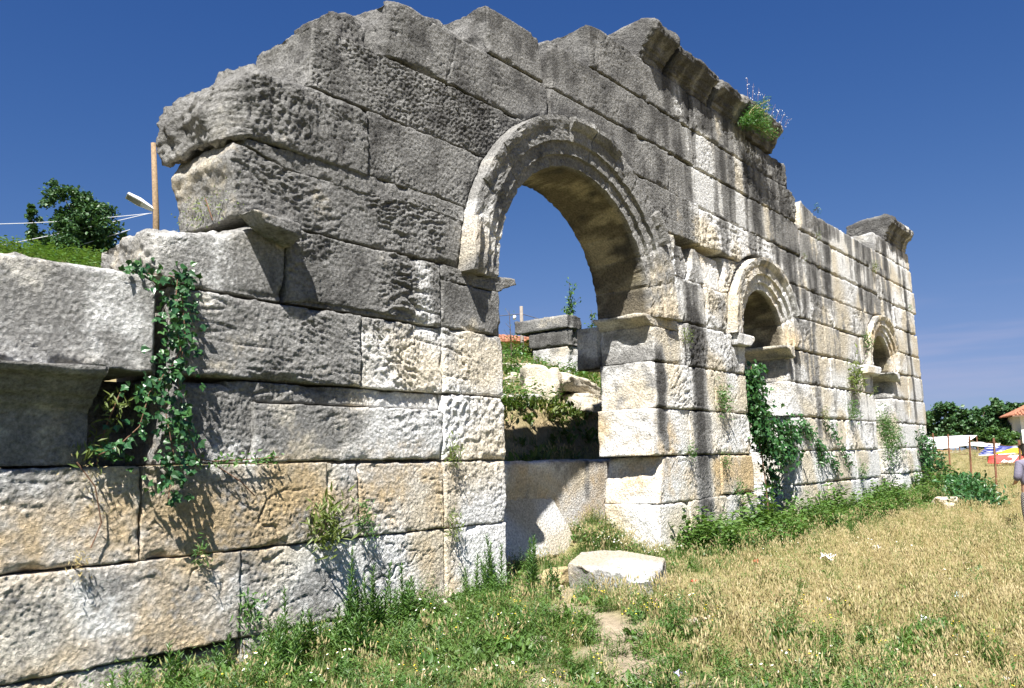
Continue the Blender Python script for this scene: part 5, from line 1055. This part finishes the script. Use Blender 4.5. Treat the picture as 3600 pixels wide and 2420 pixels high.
# ---- tall weeds at the foot of the left pier
WG = 'tall leafy weeds at the foot of the left pier'
def tall_weed(x, y, h, seed, lab, n=5):
    h *= 1.3
    g_ = np.random.default_rng(seed); z = gh(x, y); w = empty('tall_weed', (x, y, z)); tag(w, lab, 'weed', WG); V0 = []; F0 = []; st_ = MB()
    for s_ in range(n):
        bx, by = g_.normal(0, .07, 2) if s_ else (0, 0); hh = h*(1 if s_ == 0 else g_.uniform(.5, .9)); lx, ly = g_.normal(0, .05, 2)
        st_.tube([(bx, by, 0), (bx+lx*.4, by+ly*.4, hh*.5), (bx+lx, by+ly, hh)], [.008, .006, .003], 5); k = int(70*hh/.6)
        t = np.linspace(.08, 1, k); a = np.arange(k)*2.4+seed; el = g_.uniform(.2, .9, k) + t*.4; p = np.stack([bx+lx*t, by+ly*t, hh*t], 1)
        d = np.stack([np.cos(a)*np.cos(el), np.sin(a)*np.cos(el), np.sin(el)], 1); V, F = leaf_mesh(NARROW_V, NARROW_F, p, frames_from(d, np.tile([0, 0, 1.0], (k, 1))), g_.uniform(.09, .15, k)*(1.15-.65*t)); o_ = len(V0); V0 += V.tolist(); F0 += [tuple(q+o_ for q in f) for f in F]
    mesh_obj('leaves', V0, F0, HERB, w)['kind'] = 'stuff'; st_.build('stems', simple_mat('green_stem_%d' % seed, (.07, .12, .03)), w)
for i, (x, y, h, lab) in enumerate([(-2.9, -.45, .72, 'tallest leafy weed against the left pier'), (-2.72, -.5, .58, 'second tall weed just right of the tallest'), (-3.02, -.55, .50, 'bushy weed left of the tallest weed'), (-3.70, -.5, .55, 'dark tall weed near the vertical joint at lower left'), (-3.45, -.55, .38, 'short weed right of the dark tall weed'), (-2.45, -.42, .55, 'slim weed before the cracked stone'),
        (-2.18, -.45, .52, 'slim pale tipped weed right of the cracked stone'), (-1.95, -.4, .36, 'small weed before the white jamb stone'), (-.75, -.22, .42, 'thin weed against the white jamb stone'), (-.35, -.18, .58, 'tall thin weed in front of the white jamb stone'), (.22, -.35, .52, 'bushy weed at the outer corner of the left jamb'), (.38, -.2, .45, 'weed just inside the tall arch by the left jamb'),
        (-4.25, -.35, .30, 'weed below the bottom block at lower left'), (-4.75, -.4, .34, 'bright weed by the gap in the bottom row'), (-5.15, -.45, .30, 'weed in front of the lowest left stone'), (-4.0, -.8, .42, 'weed at the bottom edge left of the dark tall weed'), (-.15, -1.0, .34, 'isolated weed clump in the grass before the left jamb'), (-3.2, -.9, .40, 'weed standing forward of the tallest one')]):
    tall_weed(x, y, h, 300+i, lab)

# ---- trees and saplings
def tree(name, label, base, blobs, trunk_h, trunk_r, n, leaf, seed, mat=TREEM, group=None, inner=.35):
    """trunk with limbs and a crown of separate leaf clusters; blobs = (dx, dy, dz, rx, ry, rz)"""
    g_ = np.random.default_rng(seed); t = empty(name, base); tag(t, label, 'tree', group); m = MB()
    m.tube([(0, 0, -.4), (.05, 0, trunk_h*.5), (.1, .05, trunk_h)], [trunk_r*1.3, trunk_r, trunk_r*.75], 8)
    pts = []; tot = sum(b[3]*b[5] for b in blobs)
    for b in blobs:
        c = np.array(b[:3]); r = np.array(b[3:])
        m.tube([(.1, .05, trunk_h*.9), tuple((np.array([.1, .05, trunk_h])+c)/2+g_.normal(0, .1, 3)), tuple(c)], [trunk_r*.6, trunk_r*.35, trunk_r*.12], 6)
        nc = max(6, int(n/90*b[3]*b[5]/tot)); u = rnd_unit(nc, g_); rad = g_.uniform(inner, 1.0, nc)**.6
        cl = c + u*rad[:, None]*r
        for q in cl: pts.append(q + g_.normal(0, 1, (90, 3))*np.array([1, 1, .7])*r.mean()*.17)
    pts = np.concatenate(pts); V, F = leaf_mesh(QUAD_V, QUAD_F, pts, frames_from(g_.normal(0, 1, (len(pts), 3)), g_.normal(0, .5, (len(pts), 3))+np.array([0, 0, .9])), g_.uniform(leaf*.6, leaf*1.3, len(pts)))
    m.build('trunk', BARK, t, True); mesh_obj('crown', V, F, mat, t)
    return t
z = gh(5.1, 25.0)
tree('broadleaf_tree', 'dark green leafy tree on the hill behind the left wall', (5.2, 25.0, z), [(-.45, .2, 12.0-z, .75, .7, .6), (.45, 0, 11.75-z, .85, .8, .55), (.2, .1, 11.0-z, 1.35, 1.1, .6), (-.5, .2, 10.5-z, 1.0, .9, .6), (.8, -.1, 10.6-z, .9, .8, .6), (0, 0, 9.9-z, 1.3, 1.1, .6), (.15, .1, 11.4-z, .9, .9, .6), (.9, 0, 9.9-z, .8, .8, .6)], 1.0, .10, 15000, .10, 61, inner=.2)
z = gh(3.55, 25.6)
tree('thin_tree', 'thin spiky dark tree left of the leafy hill tree', (3.95, 25.4, z), [(-.32, 0, 11.3-z, .14, .14, .3), (-.1, 0, 10.8-z, .3, .25, .5), (.1, 0, 10.3-z, .4, .3, .45), (.1, 0, 9.9-z, .3, .3, .3)], .6, .06, 1800, .10, 62)
tree('broadleaf_tree', 'round topped dark tree nearest the far end of the wall', (84, 12.4, 1.4), [(0, -.4, 4.2, 1.5, 1.3, .9), (.2, .8, 3.0, 1.6, 1.5, 1.1), (0, -1.0, 2.9, 1.5, 1.4, 1.1), (0, 0, 1.9, 1.8, 1.8, 1.0), (-.3, 1.6, 3.7, 1.0, 1, .8)], 2.0, .2, 6000, .26, 63)
tree('broadleaf_tree', 'loose crowned tree in the middle of the right background', (84, 9.6, 1.4), [(0, 0, 3.6, 1.0, 1.1, .8), (0, -.9, 3.9, .7, .8, .7), (0, .5, 2.6, 1.3, 1.3, 1.0), (0, -.6, 2.2, 1.5, 1.4, 1.0)], 1.8, .16, 4500, .26, 64)
tree('broadleaf_tree', 'broad dark tree just left of the white house', (84, 7.2, 1.4), [(0, .2, 4.3, 1.1, 1.1, .8), (0, -.9, 3.9, 1.1, 1.0, .9), (0, .7, 3.0, 1.4, 1.3, 1.1), (0, -.7, 2.6, 1.5, 1.4, 1.2), (0, .2, 1.7, 1.6, 1.6, .9)], 1.8, .2, 6500, .26, 65)
tree('low_bush', 'bright green bush in front of the trees beside the white house', (78.5, 7.2, 1.4), [(0, 1.0, 1.1, 1.0, 1.0, .7), (0, -.2, 1.5, 1.0, 1.1, .8), (0, -1.2, 1.0, .9, .9, .7)], .5, .1, 4000, .2, 66, mat=leaf_mat('bush_leaf', [(.05, .12, .03), (.08, .16, .04), (.04, .10, .025)], .3, .5, True))
tree('background_tree', 'dark tree row filling the gap behind the awnings', (90, 14.5, 1.4), [(0, 1.5, 2.2, 1.4, 1.6, 1.3), (0, -1.5, 2.0, 1.4, 1.6, 1.2), (0, -4.0, 1.9, 1.4, 1.8, 1.2), (0, -6.5, 1.9, 1.4, 1.6, 1.2)], 1.2, .2, 5500, .3, 67)
def sapling(label, base, top, n, w, seed, leaf=.11):
    g_ = np.random.default_rng(seed); s = empty('sapling', base); tag(s, label, 'sapling', None); m = MB(); H = top; ps = []
    m.tube([(0, 0, 0), (.05, .02, H*.5), (-.03, 0, H)], [.022, .014, .006], 6)
    for k in range(9):
        t = g_.uniform(.45, .95); a = g_.uniform(0, 6.28); L = w*g_.uniform(.5, 1.0); q = np.array([.05*(1-abs(2*t-1)), .02, H*t]); e = q + np.array([math.cos(a)*L, math.sin(a)*L, L*1.1]); m.tube([tuple(q), tuple(e)], [.008, .003], 4); ps.append(along([q, e], n//9, (.04, .04, .06), g_))
    ps.append(along([(0, 0, H*.55), (-.03, 0, H)], n//4, (.07, .07, .05), g_)); p = np.concatenate(ps)
    V, F = leaf_mesh(OVAL_V, OVAL_F, p, frames_from(g_.normal(0, .8, (len(p), 3)), g_.normal(0, .5, (len(p), 3))+np.array([0, -.5, .8])), g_.uniform(leaf*.7, leaf*1.2, len(p))); m.build('trunk', BARK, s); mesh_obj('leaves', V, F, HERB, s)['kind'] = 'stuff'
sapling('young leafy sapling rising behind the stacked blocks', (13.5, 8.15, gh(13.5, 8.15)), 2.85, 230, .36, 71)
sapling('small sapling beside the right jamb behind the arch', (14.66, 8.1, gh(14.66, 8.1)), 2.15, 90, .22, 72)
sapling('thin sparse sapling by the left jamb behind the arch', (10.3, 8.1, gh(10.3, 8.1)), 1.75, 26, .25, 73, .08)
for i, (x, y, r, lab) in enumerate([(10.9, 8.6, .55, 'green bush on the slope below the tiled house'), (8.6, 6.3, .5, 'green bush on the slope left of the big cream boulder'), (9.5, 5.6, .5, 'leafy bush behind the big cream boulder'), (9.9, 4.6, .35, 'leafy bush right of the jutting rock')]):
    g_ = np.random.default_rng(80+i); zz = gh(x, y); p = g_.normal(0, .45, (420, 3))*np.array([r, r, r*.55])+np.array([x, y, zz+r*.45]); p[:, 2] = np.maximum(p[:, 2], zz)
    foliage('slope_bush', lab, 'bush', p, HERB, .13, seed=90+i, out=(0, -.3, 1), stems=[[(x, y, zz), (x+.1, y, zz+r)]], group=None)
